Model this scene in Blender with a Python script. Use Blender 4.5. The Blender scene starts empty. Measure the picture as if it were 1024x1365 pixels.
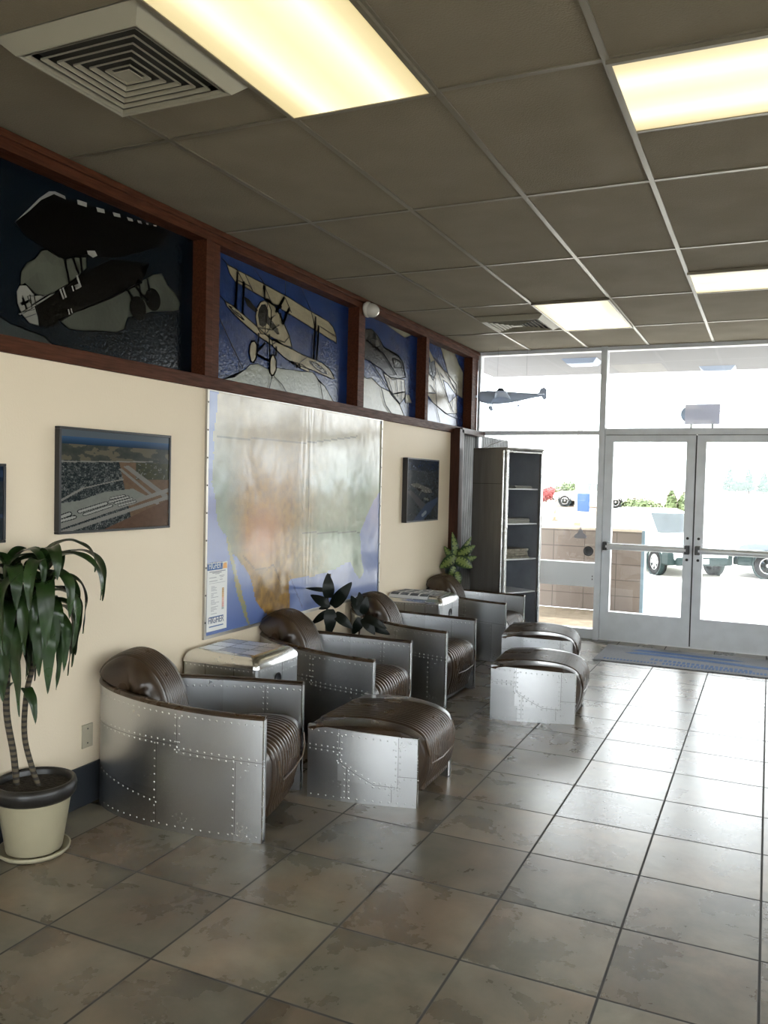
import bpy, bmesh, math, random
from mathutils import Vector, Matrix
random.seed(7)
S = bpy.context.scene
COL = S.collection
# ------------------------------------------------------------------ camera
cam_d = bpy.data.cameras.new('camera'); cam = bpy.data.objects.new('camera', cam_d); COL.objects.link(cam)
cam_d.sensor_fit = 'VERTICAL'; cam_d.sensor_height = 24; cam_d.lens = 1120.5/1365*24
_R = Vector((0.90847106, 0.41730754, 0.02312463)); _U = Vector((-0.03645673, 0.02400459, 0.99904689)); _F = Vector((-0.41635471, 0.90844823, -0.03702114))
m = Matrix((( _R.x, _U.x, -_F.x, 2.9687), (_R.y, _U.y, -_F.y, -0.0302), (_R.z, _U.z, -_F.z, 1.6044), (0, 0, 0, 1)))
cam.matrix_world = m; cam_d.clip_end = 400; S.camera = cam
# ------------------------------------------------------------------ world, sun, exposure
S.view_settings.view_transform = 'Standard'; S.view_settings.look = 'None'; S.view_settings.gamma = 1
S.view_settings.use_curve_mapping = False; S.view_settings.exposure = 1.55
W = bpy.data.worlds.new('sky'); S.world = W; W.use_nodes = True
bg = W.node_tree.nodes['Background']; bg.inputs[0].default_value = (0.96, 0.98, 1.0, 1); bg.inputs[1].default_value = 3.4
sd = bpy.data.lights.new('sun', 'SUN'); sd.energy = 3.2; sd.angle = math.radians(2); sd.color = (1, .95, .87)
sun = bpy.data.objects.new('sun', sd); COL.objects.link(sun); sun.rotation_euler = (math.radians(-38), math.radians(18), 0)
LIGHT_E = .50      # diffuser radiance of the ceiling lights
FY = 8.9; H = 3.04
# ------------------------------------------------------------------ materials
def new_mat(name):
    m = bpy.data.materials.new(name); m.use_nodes = True; return m, m.node_tree.nodes, m.node_tree.links, m.node_tree.nodes['Principled BSDF']
def mat(name, c, r=.5, met=0., noise=0., nscale=8., bump=0., bscale=60., coat=0., spec=.5, attr=None, emit=None, es=0., stretch=None, coatr=.1, c2=None):
    m, N, L, b = new_mat(name)
    b.inputs['Base Color'].default_value = (*c, 1); b.inputs['Roughness'].default_value = r; b.inputs['Metallic'].default_value = met
    b.inputs['Coat Weight'].default_value = coat; b.inputs['Coat Roughness'].default_value = coatr; b.inputs['Specular IOR Level'].default_value = spec
    src = None
    tc = N.new('ShaderNodeTexCoord'); out = tc.outputs['Object']
    if stretch:
        mp = N.new('ShaderNodeMapping'); mp.inputs['Scale'].default_value = stretch; L.new(out, mp.inputs[0]); out = mp.outputs[0]
    if noise or c2:
        n = N.new('ShaderNodeTexNoise'); n.inputs['Scale'].default_value = nscale; n.inputs['Detail'].default_value = 6; L.new(out, n.inputs[0])
        mx = N.new('ShaderNodeMix'); mx.data_type = 'RGBA'
        d = c2 if c2 else tuple(v*(1-noise) for v in c)
        mx.inputs[6].default_value = (*c, 1); mx.inputs[7].default_value = (*d, 1)
        mr = N.new('ShaderNodeMapRange'); mr.inputs[1].default_value = .35; mr.inputs[2].default_value = .65
        L.new(n.outputs[0], mr.inputs[0]); L.new(mr.outputs[0], mx.inputs[0]); src = mx.outputs[2]
        rr = N.new('ShaderNodeMapRange'); rr.inputs[1].default_value = .3; rr.inputs[2].default_value = .7; rr.inputs[3].default_value = max(.02, r-.07); rr.inputs[4].default_value = r+.09
        L.new(n.outputs[0], rr.inputs[0]); L.new(rr.outputs[0], b.inputs['Roughness'])
    if attr:
        a = N.new('ShaderNodeVertexColor'); a.layer_name = 'tint'
        if src is None and attr == 'color': src = a.outputs[0]
        else:
            mm = N.new('ShaderNodeMix'); mm.data_type = 'RGBA'; mm.blend_type = 'MULTIPLY'; mm.inputs[0].default_value = 1
            if src: L.new(src, mm.inputs[6])
            else: mm.inputs[6].default_value = (*c, 1)
            L.new(a.outputs[0], mm.inputs[7]); src = mm.outputs[2]
    if src: L.new(src, b.inputs['Base Color'])
    if bump:
        n2 = N.new('ShaderNodeTexNoise'); n2.inputs['Scale'].default_value = bscale; n2.inputs['Detail'].default_value = 4; L.new(out, n2.inputs[0])
        bp = N.new('ShaderNodeBump'); bp.inputs['Strength'].default_value = bump; bp.inputs['Distance'].default_value = .01
        L.new(n2.outputs[0], bp.inputs['Height']); L.new(bp.outputs[0], b.inputs['Normal'])
    if emit: b.inputs['Emission Color'].default_value = (*emit, 1); b.inputs['Emission Strength'].default_value = es
    return m
def glass_mat(name, tint=(.96, .98, .98), refl=.06):
    m = bpy.data.materials.new(name); m.use_nodes = True; N = m.node_tree.nodes; L = m.node_tree.links; N.clear()
    o = N.new('ShaderNodeOutputMaterial'); mx = N.new('ShaderNodeMixShader'); t = N.new('ShaderNodeBsdfTransparent'); g = N.new('ShaderNodeBsdfGlossy')
    t.inputs[0].default_value = (*tint, 1); g.inputs['Roughness'].default_value = .02
    lw = N.new('ShaderNodeLayerWeight'); lw.inputs[0].default_value = .25
    mr = N.new('ShaderNodeMapRange'); mr.inputs[3].default_value = refl*.6; mr.inputs[4].default_value = .6
    L.new(lw.outputs['Fresnel'], mr.inputs[0]); L.new(mr.outputs[0], mx.inputs[0]); L.new(t.outputs[0], mx.inputs[1]); L.new(g.outputs[0], mx.inputs[2]); L.new(mx.outputs[0], o.inputs[0])
    return m
M_wall = mat('cream_wall_paint', (.72, .615, .465), .6, bump=.08, bscale=90)
M_white = mat('white_wall_paint', (.6, .57, .5), .7)
M_wood = mat('cherry_wood', (.080, .026, .012), .55, spec=.1, noise=.45, nscale=6, stretch=(14, 1.2, 14), bump=.05)
M_woodd = mat('dark_cherry_wood', (.045, .014, .007), .45, spec=.2, noise=.45, nscale=6, stretch=(14, 14, 1.2))
M_base = mat('slate_blue_cove_base', (.028, .033, .040), .35)
M_alu = mat('aluminium_frame', (.70, .73, .77), .42, met=.12, noise=.08)
M_aluw = mat('pale_aluminium', (.74, .76, .78), .4, met=.3)
M_black = mat('black_plastic', (.015, .015, .017), .4)
M_glass = glass_mat('window_glass')
M_metal = mat('riveted_aluminium', (.58, .59, .60), .27, met=1, attr='mul')
def soft_metal(m, r0, r1, sc, bump):
    N = m.node_tree.nodes; L = m.node_tree.links; b = N['Principled BSDF']
    tc = N.new('ShaderNodeTexCoord'); n = N.new('ShaderNodeTexNoise'); n.inputs['Scale'].default_value = sc; n.inputs['Detail'].default_value = 2; L.new(tc.outputs['Object'], n.inputs[0])
    mr = N.new('ShaderNodeMapRange'); mr.inputs[3].default_value = r0; mr.inputs[4].default_value = r1; L.new(n.outputs[0], mr.inputs[0])
    n2 = N.new('ShaderNodeTexNoise'); n2.inputs['Scale'].default_value = 90; n2.inputs['Detail'].default_value = 6; L.new(tc.outputs['Object'], n2.inputs[0])
    ad = N.new('ShaderNodeMath'); ad.operation = 'MULTIPLY_ADD'; ad.inputs[1].default_value = .10; L.new(n2.outputs[0], ad.inputs[0]); L.new(mr.outputs[0], ad.inputs[2]); L.new(ad.outputs[0], b.inputs['Roughness'])
    bp = N.new('ShaderNodeBump'); bp.inputs['Strength'].default_value = bump; bp.inputs['Distance'].default_value = .02; L.new(n.outputs[0], bp.inputs['Height']); L.new(bp.outputs[0], b.inputs['Normal'])
M_metalb = mat('polished_aluminium_edge', (.66, .665, .66), .24, met=1, attr='mul')
soft_metal(M_metal, .18, .34, 3.5, .10); soft_metal(M_metalb, .12, .28, 7, .25)
M_leather = mat('aged_brown_leather', (.060, .036, .020), .30, nscale=5, bump=.08, bscale=120, c2=(.022, .013, .008), coat=.2, coatr=.25)
M_seam = mat('leather_piping', (.10, .065, .042), .35)
M_cab = mat('brushed_cabinet_metal', (.32, .31, .29), .45, met=.6, noise=.15, nscale=3, stretch=(6, 6, .6), bump=.04)
M_cabi = mat('cabinet_inside_metal', (.34, .36, .40), .5, met=.4, noise=.2, nscale=3)
M_corr = mat('corrugated_metal', (.065, .067, .067), .5, met=.5, noise=.2, nscale=4)
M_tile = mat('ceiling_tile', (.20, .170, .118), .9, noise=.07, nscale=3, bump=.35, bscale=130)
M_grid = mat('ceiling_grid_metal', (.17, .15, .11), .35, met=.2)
M_soff = mat('soffit_paint', (.12, .122, .135), .8)
M_ventm = mat('vent_enamel', (.30, .28, .22), .45)
M_ventd = mat('vent_dark', (.05, .05, .045), .8)
M_leaf = mat('dracaena_leaf', (.022, .050, .012), .32, noise=.5, nscale=9, spec=.4)
M_leafd = mat('rubber_plant_leaf', (.003, .006, .004), .4, spec=.25)
M_cane = mat('banded_cane', (.20, .15, .09), .7)
M_potc = mat('cream_ceramic', (.34, .305, .205), .35, noise=.06)
M_potd = mat('dark_grower_pot', (.014, .013, .012), .35)
M_soil = mat('potting_soil', (.035, .028, .02), .95, noise=.6, nscale=60, bump=1, bscale=70)
M_teal = mat('teal_glazed_pot', (.006, .018, .024), .3)
M_paper = mat('paper', (.72, .72, .70), .7)
M_conc = mat('concrete', (.55, .52, .47), .85, noise=.1)
M_walk = mat('tan_paving', (.23, .175, .115), .85, noise=.25, nscale=7)
M_col = mat('printed_surface', (1, 1, 1), .15, attr='color', spec=.12)
M_news = mat('newsprint', (1, 1, 1), .7, attr='color')
M_map = mat('laminated_map_print', (1, 1, 1), .45, attr='color', coat=.8, coatr=.09, bump=.0, spec=.2)
M_map.node_tree.nodes['Principled BSDF'].inputs['Coat IOR'].default_value = 1.52
M_glassart = mat('stained_glass', (1, 1, 1), .16, attr='color', bump=.2, bscale=45, spec=.2)
M_screw = mat('dark_screw', (.05, .05, .05), .4, met=.8)
def band_cane():
    N = M_cane.node_tree.nodes; L = M_cane.node_tree.links; b = N['Principled BSDF']
    tc = N.new('ShaderNodeTexCoord'); w = N.new('ShaderNodeTexWave'); w.bands_direction = 'Z'; w.inputs['Scale'].default_value = 13; w.inputs['Distortion'].default_value = 2
    L.new(tc.outputs['Object'], w.inputs[0]); r = N.new('ShaderNodeValToRGB'); r.color_ramp.elements[0].color = (.014, .011, .007, 1); r.color_ramp.elements[1].color = (.085, .065, .038, 1)
    r.color_ramp.elements[0].position = .3; r.color_ramp.elements[1].position = .6; L.new(w.outputs[0], r.inputs[0]); L.new(r.outputs[0], b.inputs['Base Color'])
band_cane()
def map_waves():                      # wrinkled lamination
    N = M_map.node_tree.nodes; L = M_map.node_tree.links; b = N['Principled BSDF']
    tc = N.new('ShaderNodeTexCoord'); mp = N.new('ShaderNodeMapping'); mp.inputs['Scale'].default_value = (1, 1.0, .45); L.new(tc.outputs['Object'], mp.inputs[0])
    n = N.new('ShaderNodeTexNoise'); n.inputs['Scale'].default_value = 2.6; n.inputs['Detail'].default_value = 3; L.new(mp.outputs[0], n.inputs[0])
    n2 = N.new('ShaderNodeTexNoise'); n2.inputs['Scale'].default_value = 110; n2.inputs['Detail'].default_value = 2; L.new(tc.outputs['Object'], n2.inputs[0])
    bp = N.new('ShaderNodeBump'); bp.inputs['Strength'].default_value = .5; bp.inputs['Distance'].default_value = .008; L.new(n.outputs[0], bp.inputs['Height'])
    b2 = N.new('ShaderNodeBump'); b2.inputs['Strength'].default_value = .3; b2.inputs['Distance'].default_value = .0012; L.new(n2.outputs[0], b2.inputs['Height']); L.new(bp.outputs[0], b2.inputs['Normal'])
    L.new(b2.outputs[0], b.inputs['Normal']); L.new(b2.outputs[0], b.inputs['Coat Normal'])
map_waves()
def floor_mat():
    m, N, L, b = new_mat('slate_floor_tiles')
    g = N.new('ShaderNodeNewGeometry'); sp = N.new('ShaderNodeSeparateXYZ'); L.new(g.outputs['Position'], sp.inputs[0])
    def mth(op, a, v=None, v2=None):
        n = N.new('ShaderNodeMath'); n.operation = op
        for i, x in enumerate((a, v, v2)):
            if x is None: continue
            if isinstance(x, (int, float)): n.inputs[i].default_value = x
            else: L.new(x, n.inputs[i])
        return n.outputs[0]
    T = .46
    ux = mth('DIVIDE', mth('SUBTRACT', sp.outputs[0], .6955-T*10), T); uy = mth('DIVIDE', mth('SUBTRACT', sp.outputs[1], 2.6082-T*20), T)
    fx = mth('FRACT', ux); fy = mth('FRACT', uy)
    dx = mth('MINIMUM', fx, mth('SUBTRACT', 1, fx)); dy = mth('MINIMUM', fy, mth('SUBTRACT', 1, fy)); d = mth('MINIMUM', dx, dy)
    gr = N.new('ShaderNodeMapRange'); gr.inputs[1].default_value = .006; gr.inputs[2].default_value = .013; gr.clamp = True; L.new(d, gr.inputs[0])
    cb = N.new('ShaderNodeCombineXYZ'); L.new(mth('FLOOR', ux), cb.inputs[0]); L.new(mth('FLOOR', uy), cb.inputs[1])
    wn = N.new('ShaderNodeTexWhiteNoise'); wn.noise_dimensions = '3D'; L.new(cb.outputs[0], wn.inputs[0])
    ad = N.new('ShaderNodeVectorMath'); ad.operation = 'MULTIPLY_ADD'; L.new(wn.outputs['Color'], ad.inputs[0]); ad.inputs[1].default_value = (20, 20, 20); L.new(g.outputs['Position'], ad.inputs[2])
    n1 = N.new('ShaderNodeTexNoise'); n1.inputs['Scale'].default_value = 3.4; n1.inputs['Detail'].default_value = 10; n1.inputs['Roughness'].default_value = .60; n1.inputs['Distortion'].default_value = .25; L.new(ad.outputs[0], n1.inputs[0])
    n2 = N.new('ShaderNodeTexNoise'); n2.inputs['Scale'].default_value = 2.1; n2.inputs['Detail'].default_value = 5
    mp = N.new('ShaderNodeMapping'); mp.inputs['Location'].default_value = (5, 9, 2); L.new(ad.outputs[0], mp.inputs[0]); L.new(mp.outputs[0], n2.inputs[0])
    r1 = N.new('ShaderNodeValToRGB'); e = r1.color_ramp.elements; e[0].position = .28; e[0].color = (.082, .069, .053, 1); e[1].position = .72; e[1].color = (.27, .225, .172, 1)
    r1.color_ramp.interpolation = 'B_SPLINE'; k = r1.color_ramp.elements.new(.5); k.color = (.150, .126, .096, 1); L.new(n1.outputs[0], r1.inputs[0])
    r2 = N.new('ShaderNodeValToRGB'); e = r2.color_ramp.elements; e[0].position = .38; e[0].color = (.90, .98, .98, 1); e[1].position = .62; e[1].color = (1.10, .98, .88, 1); k = r2.color_ramp.elements.new(.5); k.color = (1, 1, .95, 1); L.new(n2.outputs[0], r2.inputs[0])
    mx = N.new('ShaderNodeMix'); mx.data_type = 'RGBA'; mx.blend_type = 'MULTIPLY'; mx.inputs[0].default_value = 1; L.new(r1.outputs[0], mx.inputs[6]); L.new(r2.outputs[0], mx.inputs[7])
    tv = N.new('ShaderNodeMapRange'); tv.inputs[3].default_value = .72; tv.inputs[4].default_value = 1.25; L.new(wn.outputs['Value'], tv.inputs[0])
    vm = N.new('ShaderNodeVectorMath'); vm.operation = 'SCALE'; L.new(mx.outputs[2], vm.inputs[0]); L.new(tv.outputs[0], vm.inputs['Scale'])
    fm = N.new('ShaderNodeMix'); fm.data_type = 'RGBA'; L.new(gr.outputs[0], fm.inputs[0]); fm.inputs[6].default_value = (.018, .016, .014, 1); L.new(vm.outputs[0], fm.inputs[7]); L.new(fm.outputs[2], b.inputs['Base Color'])
    rr = N.new('ShaderNodeMapRange'); rr.inputs[1].default_value = .3; rr.inputs[2].default_value = .7; rr.inputs[3].default_value = .25; rr.inputs[4].default_value = .31; L.new(n1.outputs[0], rr.inputs[0])
    rm = N.new('ShaderNodeMix'); L.new(gr.outputs[0], rm.inputs[0]); rm.inputs[2].default_value = .9; L.new(rr.outputs[0], rm.inputs[3]); L.new(rm.outputs[0], b.inputs['Roughness'])
    hs = mth('ADD', mth('MULTIPLY', gr.outputs[0], .6), mth('MULTIPLY', n1.outputs[0], .35))
    bp = N.new('ShaderNodeBump'); bp.inputs['Strength'].default_value = .18; bp.inputs['Distance'].default_value = .003; L.new(hs, bp.inputs['Height']); L.new(bp.outputs[0], b.inputs['Normal'])
    b.inputs['Specular IOR Level'].default_value = .8
    return m
M_floor = floor_mat()
# ------------------------------------------------------------------ mesh helpers
class MB:
    def __init__(s): s.v = []; s.f = []; s.t = []; s.sm = []
    def add(s, vs, fs, tint=(1, 1, 1), smooth=False):
        o = len(s.v); s.v += [tuple(v) for v in vs]
        for f in fs: s.f.append([i+o for i in f]); s.t.append(tint); s.sm.append(smooth)
        return s
    def box(s, a, b, tint=(1, 1, 1), bev=0, mtx=None):
        x0, y0, z0 = a; x1, y1, z1 = b
        if bev:
            bm = bmesh.new(); bmesh.ops.create_cube(bm, size=1)
            for v in bm.verts: v.co = Vector(((x0+x1)/2+v.co.x*(x1-x0), (y0+y1)/2+v.co.y*(y1-y0), (z0+z1)/2+v.co.z*(z1-z0)))
            bmesh.ops.bevel(bm, geom=bm.edges[:], offset=bev, segments=2, profile=.5, affect='EDGES')
            bm.verts.index_update(); vs = [v.co.copy() for v in bm.verts]; fs = [[v.index for v in f.verts] for f in bm.faces]; bm.free()
        else:
            vs = [Vector(p) for p in ((x0, y0, z0), (x1, y0, z0), (x1, y1, z0), (x0, y1, z0), (x0, y0, z1), (x1, y0, z1), (x1, y1, z1), (x0, y1, z1))]
            fs = [[0, 3, 2, 1], [4, 5, 6, 7], [0, 1, 5, 4], [1, 2, 6, 5], [2, 3, 7, 6], [3, 0, 4, 7]]
        if mtx: vs = [mtx @ v for v in vs]
        return s.add(vs, fs, tint)
    def tube(s, pts, r, n=8, tint=(1, 1, 1), caps=True):
        pts = [Vector(p) for p in pts]; R = r if isinstance(r, (list, tuple)) else [r]*len(pts)
        vs = []; prev = None
        for i, p in enumerate(pts):
            t = (pts[min(i+1, len(pts)-1)]-pts[max(i-1, 0)]).normalized()
            if prev is None: a = t.orthogonal().normalized()
            else: a = (prev-t*prev.dot(t)).normalized()
            prev = a; b = t.cross(a)
            for k in range(n): an = 2*math.pi*k/n; vs.append(p+(a*math.cos(an)+b*math.sin(an))*R[i])
        fs = [[i*n+k, i*n+(k+1) % n, (i+1)*n+(k+1) % n, (i+1)*n+k] for i in range(len(pts)-1) for k in range(n)]
        s.add(vs, fs, tint, True)
        if caps: s.add(vs[:n], [list(range(n))[::-1]], tint); s.add(vs[-n:], [list(range(n))], tint)
        return s
    def lathe(s, prof, c=(0, 0, 0), n=32, tint=(1, 1, 1), axis=None, smooth=True):
        vs = []
        for (r, z) in prof:
            for k in range(n): a = 2*math.pi*k/n; vs.append(Vector((r*math.cos(a), r*math.sin(a), z)))
        if axis is not None:
            q = Vector((0, 0, 1)).rotation_difference(Vector(axis)); vs = [q @ v for v in vs]
        vs = [v+Vector(c) for v in vs]
        fs = [[i*n+k, i*n+(k+1) % n, (i+1)*n+(k+1) % n, (i+1)*n+k] for i in range(len(prof)-1) for k in range(n)]
        return s.add(vs, fs, tint, smooth)
    def grid(s, rows, tint=(1, 1, 1), smooth=True, flip=False, tf=None, closed=False):
        n = len(rows[0]); o = len(s.v)
        for r in rows: s.v += [tuple(p) for p in r]
        R = len(rows)
        for i in range(R-1 if not closed else R):
            for k in range(n-1):
                a, b, c, d = i*n+k, i*n+k+1, ((i+1) % R)*n+k+1, ((i+1) % R)*n+k
                f = [a, b, c, d] if not flip else [d, c, b, a]
                s.f.append([j+o for j in f]); s.t.append(tf(i, k) if tf else tint); s.sm.append(smooth)
        return s
    def prism(s, poly, to3, d, tint=(1, 1, 1)):      # poly in 2D, to3(u,v,h)
        n = len(poly); vs = [to3(u, v, 0) for u, v in poly]+[to3(u, v, d) for u, v in poly]
        return s.add(vs, [list(range(n))[::-1], list(range(n, 2*n))]+[[i, (i+1) % n, n+(i+1) % n, n+i] for i in range(n)], tint)
    def build(s, name, m, parent=None, kind=None, shade=None, loc=None):
        me = bpy.data.meshes.new(name); me.from_pydata(s.v, [], s.f); me.materials.append(m)
        a = me.color_attributes.new('tint', 'FLOAT_COLOR', 'CORNER'); buf = []
        for f, t in zip(s.f, s.t): buf += [t[0], t[1], t[2], 1.0]*len(f)
        a.data.foreach_set('color', buf); me.polygons.foreach_set('use_smooth', s.sm); me.update()
        o = bpy.data.objects.new(name, me); COL.objects.link(o)
        if parent: o.parent = parent
        if loc: o.location = loc
        if kind: o['kind'] = kind
        return o
def fixn(o):
    bm = bmesh.new(); bm.from_mesh(o.data); bmesh.ops.recalc_face_normals(bm, faces=bm.faces); bm.to_mesh(o.data); bm.free(); return o
def tag(o, label, cat, group=None):
    o['label'] = label; o['category'] = cat
    if group: o['group'] = group
    return o
def thing(name, label, cat, loc=(0, 0, 0), rz=0, group=None):
    o = bpy.data.objects.new(name, None); COL.objects.link(o); o.empty_display_size = .1
    o.location = loc; o.rotation_euler = (0, 0, rz); return tag(o, label, cat, group)
def dup(root, loc, rz, label, sc=1):
    def cp(o, par):
        c = o.copy(); COL.objects.link(c); c.parent = par
        for ch in [x for x in kids if x.parent == o]: cp(ch, c)
        return c
    kids = list(root.children_recursive)
    r = cp(root, None); r.location = loc; r.rotation_euler = (0, 0, rz); r.scale = (sc,)*3; r['label'] = label
    return r
def struct(name, mb, m, parent=None):
    o = mb.build(name, m, parent)
    if not parent: o['kind'] = 'structure'
    return o
def bx(name, a, b, m, parent=None, bev=0, kind=None):
    o = MB().box(a, b, bev=bev).build(name, m, parent)
    if kind: o['kind'] = kind
    return o
def hsh(i, j, k=0):
    return random.Random(i*7919+j*104729+k*31).random()
def vnoise(x, y, k=0):
    xi, yi = math.floor(x), math.floor(y); fx, fy = x-xi, y-yi; fx = fx*fx*(3-2*fx); fy = fy*fy*(3-2*fy)
    a, b, c, d = _h(xi, yi, k), _h(xi+1, yi, k), _h(xi, yi+1, k), _h(xi+1, yi+1, k)
    return (a*(1-fx)+b*fx)*(1-fy)+(c*(1-fx)+d*fx)*fy
_hc = {}
def _h(i, j, k):
    q = (i, j, k)
    if q not in _hc: _hc[q] = hsh(i, j, k)
    return _hc[q]
def fbm(x, y, k=0, o=4):
    s = 0; a = .5
    for i in range(o): s += a*vnoise(x*2**i, y*2**i, k+i); a *= .5
    return s/(1-.5**o)
def inside(p, poly):
    x, y = p; c = False; n = len(poly); j = n-1
    for i in range(n):
        xi, yi = poly[i]; xj, yj = poly[j]
        if (yi > y) != (yj > y) and x < (xj-xi)*(y-yi)/(yj-yi)+xi: c = not c
        j = i
    return c
def segd(p, a, b):
    ax, ay = a; bx_, by = b; px, py = p; dx, dy = bx_-ax, by-ay; t = max(0, min(1, ((px-ax)*dx+(py-ay)*dy)/(dx*dx+dy*dy+1e-9)))
    return math.hypot(px-ax-t*dx, py-ay-t*dy)
def catmull(P, n):
    P = [Vector(p) for p in P]; out = []
    for i in range(len(P)-1):
        p0, p1, p2, p3 = P[max(i-1, 0)], P[i], P[i+1], P[min(i+2, len(P)-1)]
        for k in range(n):
            t = k/n; out.append(.5*((2*p1)+(p2-p0)*t+(2*p0-5*p1+4*p2-p3)*t*t+(3*p1-p0-3*p2+p3)*t**3))
    out.append(P[-1]); return out
# ------------------------------------------------------------------ room shell
struct('floor', MB().add([(0, -4, 0), (6.6, -4, 0), (6.6, FY, 0), (0, FY, 0)], [[0, 1, 2, 3]]), M_floor)
struct('wall_left', MB().box((-.25, -4, 0), (0, 8.03, 2.115)), M_wall)
struct('wall_left_backing', MB().box((-.25, -4, 2.115), (-.10, FY-.2, H)), M_woodd)
g = MB().box((6.6, -4, 0), (6.8, FY+.05, .8)).box((6.6, -4, 2.6), (6.8, FY+.05, H)); [g.box((6.6, a, .8), (6.8, b, 2.6)) for a, b in ((-4, -3), (-.6, -.3), (2.1, 2.4), (4.8, FY+.05))]
struct('wall_right', g, M_white)
g = MB().box((-.25, -4.2, 0), (1.0, -4, H)).box((1.0, -4.2, 2.6), (6.0, -4, H)).box((6.0, -4.2, 0), (6.8, -4, H)).box((1.0, -4.2, 0), (6.0, -4, .25)).box((3.45, -4.2, .25), (3.55, -4, 2.6))
struct('wall_back', g, M_white)
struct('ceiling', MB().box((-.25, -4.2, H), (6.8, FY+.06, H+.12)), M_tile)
g = MB(); gx = [-.025+.6096*k for k in range(1, 11)]; gy = [1.6663+1.2192*k for k in range(-4, 6)]
for x in gx: g.box((x-.012, -4, H-.006), (x+.012, FY-.04, H+.001))
for y in gy: g.box((0, y-.012, H-.0055), (6.6, y+.012, H+.001))
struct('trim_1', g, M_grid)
g = MB(); g.box((0, -4, 0), (.012, 3.2, .198), bev=.004); g.box((0, 3.2, 0), (.012, 8.02, .198))
struct('baseboard_left', g, M_base)
# ------------------------------------------------------------------ clerestory woodwork and stained glass
g = MB(); g.box((-.10, -4, 2.110), (.022, 8.40, 2.182), bev=.004); struct('trim_2', g, M_wood)
g = MB(); g.box((-.10, -4, 2.955), (.006, 8.86, H-.007), bev=.003); g.box((.006, -4, 3.0), (.022, 8.86, H-.007), bev=.004); struct('trim_3', g, M_wood)
for i, (a, b) in enumerate([(.2, .34), (3.93, 4.07), (5.885, 6.01), (7.30, 7.39), (8.64, 8.85)]):
    struct('trim_%d' % (i+4), MB().box((-.10, a, 2.182), (.006, (a+b)/2, 2.956), bev=.003).box((-.10, (a+b)/2, 2.182), (.000, b, 2.956), bev=.003), M_wood)
g = MB(); g.box((-.25, 8.03, 0), (.10, 8.16, 2.150), bev=.004); g.box((-.10, 8.10, 2.110), (.10, 8.86, 2.165), bev=.004); struct('trim_9', g, M_woodd)
LEAD = (.004, .004, .005)
def ell(c, a, b, rot=0, n=20):
    r = math.radians(rot); return [(c[0]+a*math.cos(t)*math.cos(r)-b*math.sin(t)*math.sin(r), c[1]+a*math.cos(t)*math.sin(r)+b*math.sin(t)*math.cos(r)) for t in [2*math.pi*k/n for k in range(n)]]
def panel(y0, y1, bgc, polys, lines, label, gradient=None):
    t = thing('stained_glass_panel', label, 'stained glass', (-.09, (y0+y1)/2, 2.18), 0, 'stained glass panels of the clerestory')
    loc = Vector((-.09, (y0+y1)/2, 2.18)); G = MB(); Z0, Z1 = 2.182, 2.956
    ny, nz = int((y1-y0)/.03)+1, 26; o = []
    rows = [[(-.0, y0+(y1-y0)*i/ny-loc.y, Z0+(Z1-Z0)*j/nz-loc.z) for j in range(nz+1)] for i in range(ny+1)]
    def tf(i, j):
        n = fbm(i*.25, j*.45, 3); f = (.75+.5*n)*.5
        return tuple(c*f for c in bgc)
    G.grid(rows, smooth=False, tf=tf, flip=True)
    L_ = MB(); dep = .0008
    for k, (poly, colr, out) in enumerate(polys):
        G2 = [(min(max(u, y0), y1), min(max(v, Z0), Z1)) for u, v in poly]; h = dep+k*.00025
        bm = bmesh.new(); vs = [bm.verts.new((h, u-loc.y, v-loc.z)) for u, v in G2]
        try: f = bm.faces.new(vs)
        except Exception: bm.free(); continue
        r = bmesh.ops.triangulate(bm, faces=[f]); bm.normal_update()
        for _ in range(2): bmesh.ops.subdivide_edges(bm, edges=[e for e in bm.edges if e.calc_length() > .05], cuts=1, use_grid_fill=False); bmesh.ops.triangulate(bm, faces=bm.faces[:])
        bm.verts.index_update()
        VV = [v.co.copy() for v in bm.verts]; o_ = len(G.v); G.v += [tuple(v) for v in VV]
        for f in bm.faces:
            c = f.calc_center_median(); n = (.72+.5*fbm(c.y*9+k, c.z*11, 5))*.5
            idx = [v.index+o_ for v in f.verts]
            if f.normal.x < 0: idx.reverse()
            G.f.append(idx); G.t.append(tuple(q*n for q in colr)); G.sm.append(False)
        bm.free()
        if out:
            for a, b in zip(G2, G2[1:]+G2[:1]): strip(L_, a, b, out, loc, h+.0006)
    for a, b, w in lines: strip(L_, a, b, w, loc, .0085)
    G.build('coloured_glass', M_glassart, t); L_.build('lead_lines', M_lead, t)
M_lead = mat('lead_came', (.010, .010, .012), .5)
def strip(L_, a, b, w, loc, x):
    d = Vector((b[0]-a[0], b[1]-a[1]));
    if d.length < 1e-4: return
    n = Vector((-d.y, d.x)).normalized()*w/2
    q = [Vector((a[0], a[1]))+n, Vector((b[0], b[1]))+n, Vector((b[0], b[1]))-n, Vector((a[0], a[1]))-n]
    q = [(u, min(2.956, max(2.182, v))) for u, v in q]
    L_.add([(x, u-loc.y, v-loc.z) for u, v in q]+[(x+.0015, u-loc.y, v-loc.z) for u, v in q], [[4, 5, 6, 7], [7, 6, 5, 4], [0, 1, 5, 4], [2, 3, 7, 6]], (1, 1, 1))
def lns(P, w): return [(P[2*i], P[2*i+1], w) for i in range(len(P)//2)]
CR = (.48, .42, .28); BK = (.0015, .0015, .002); GR = (.13, .14, .11)
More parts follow.
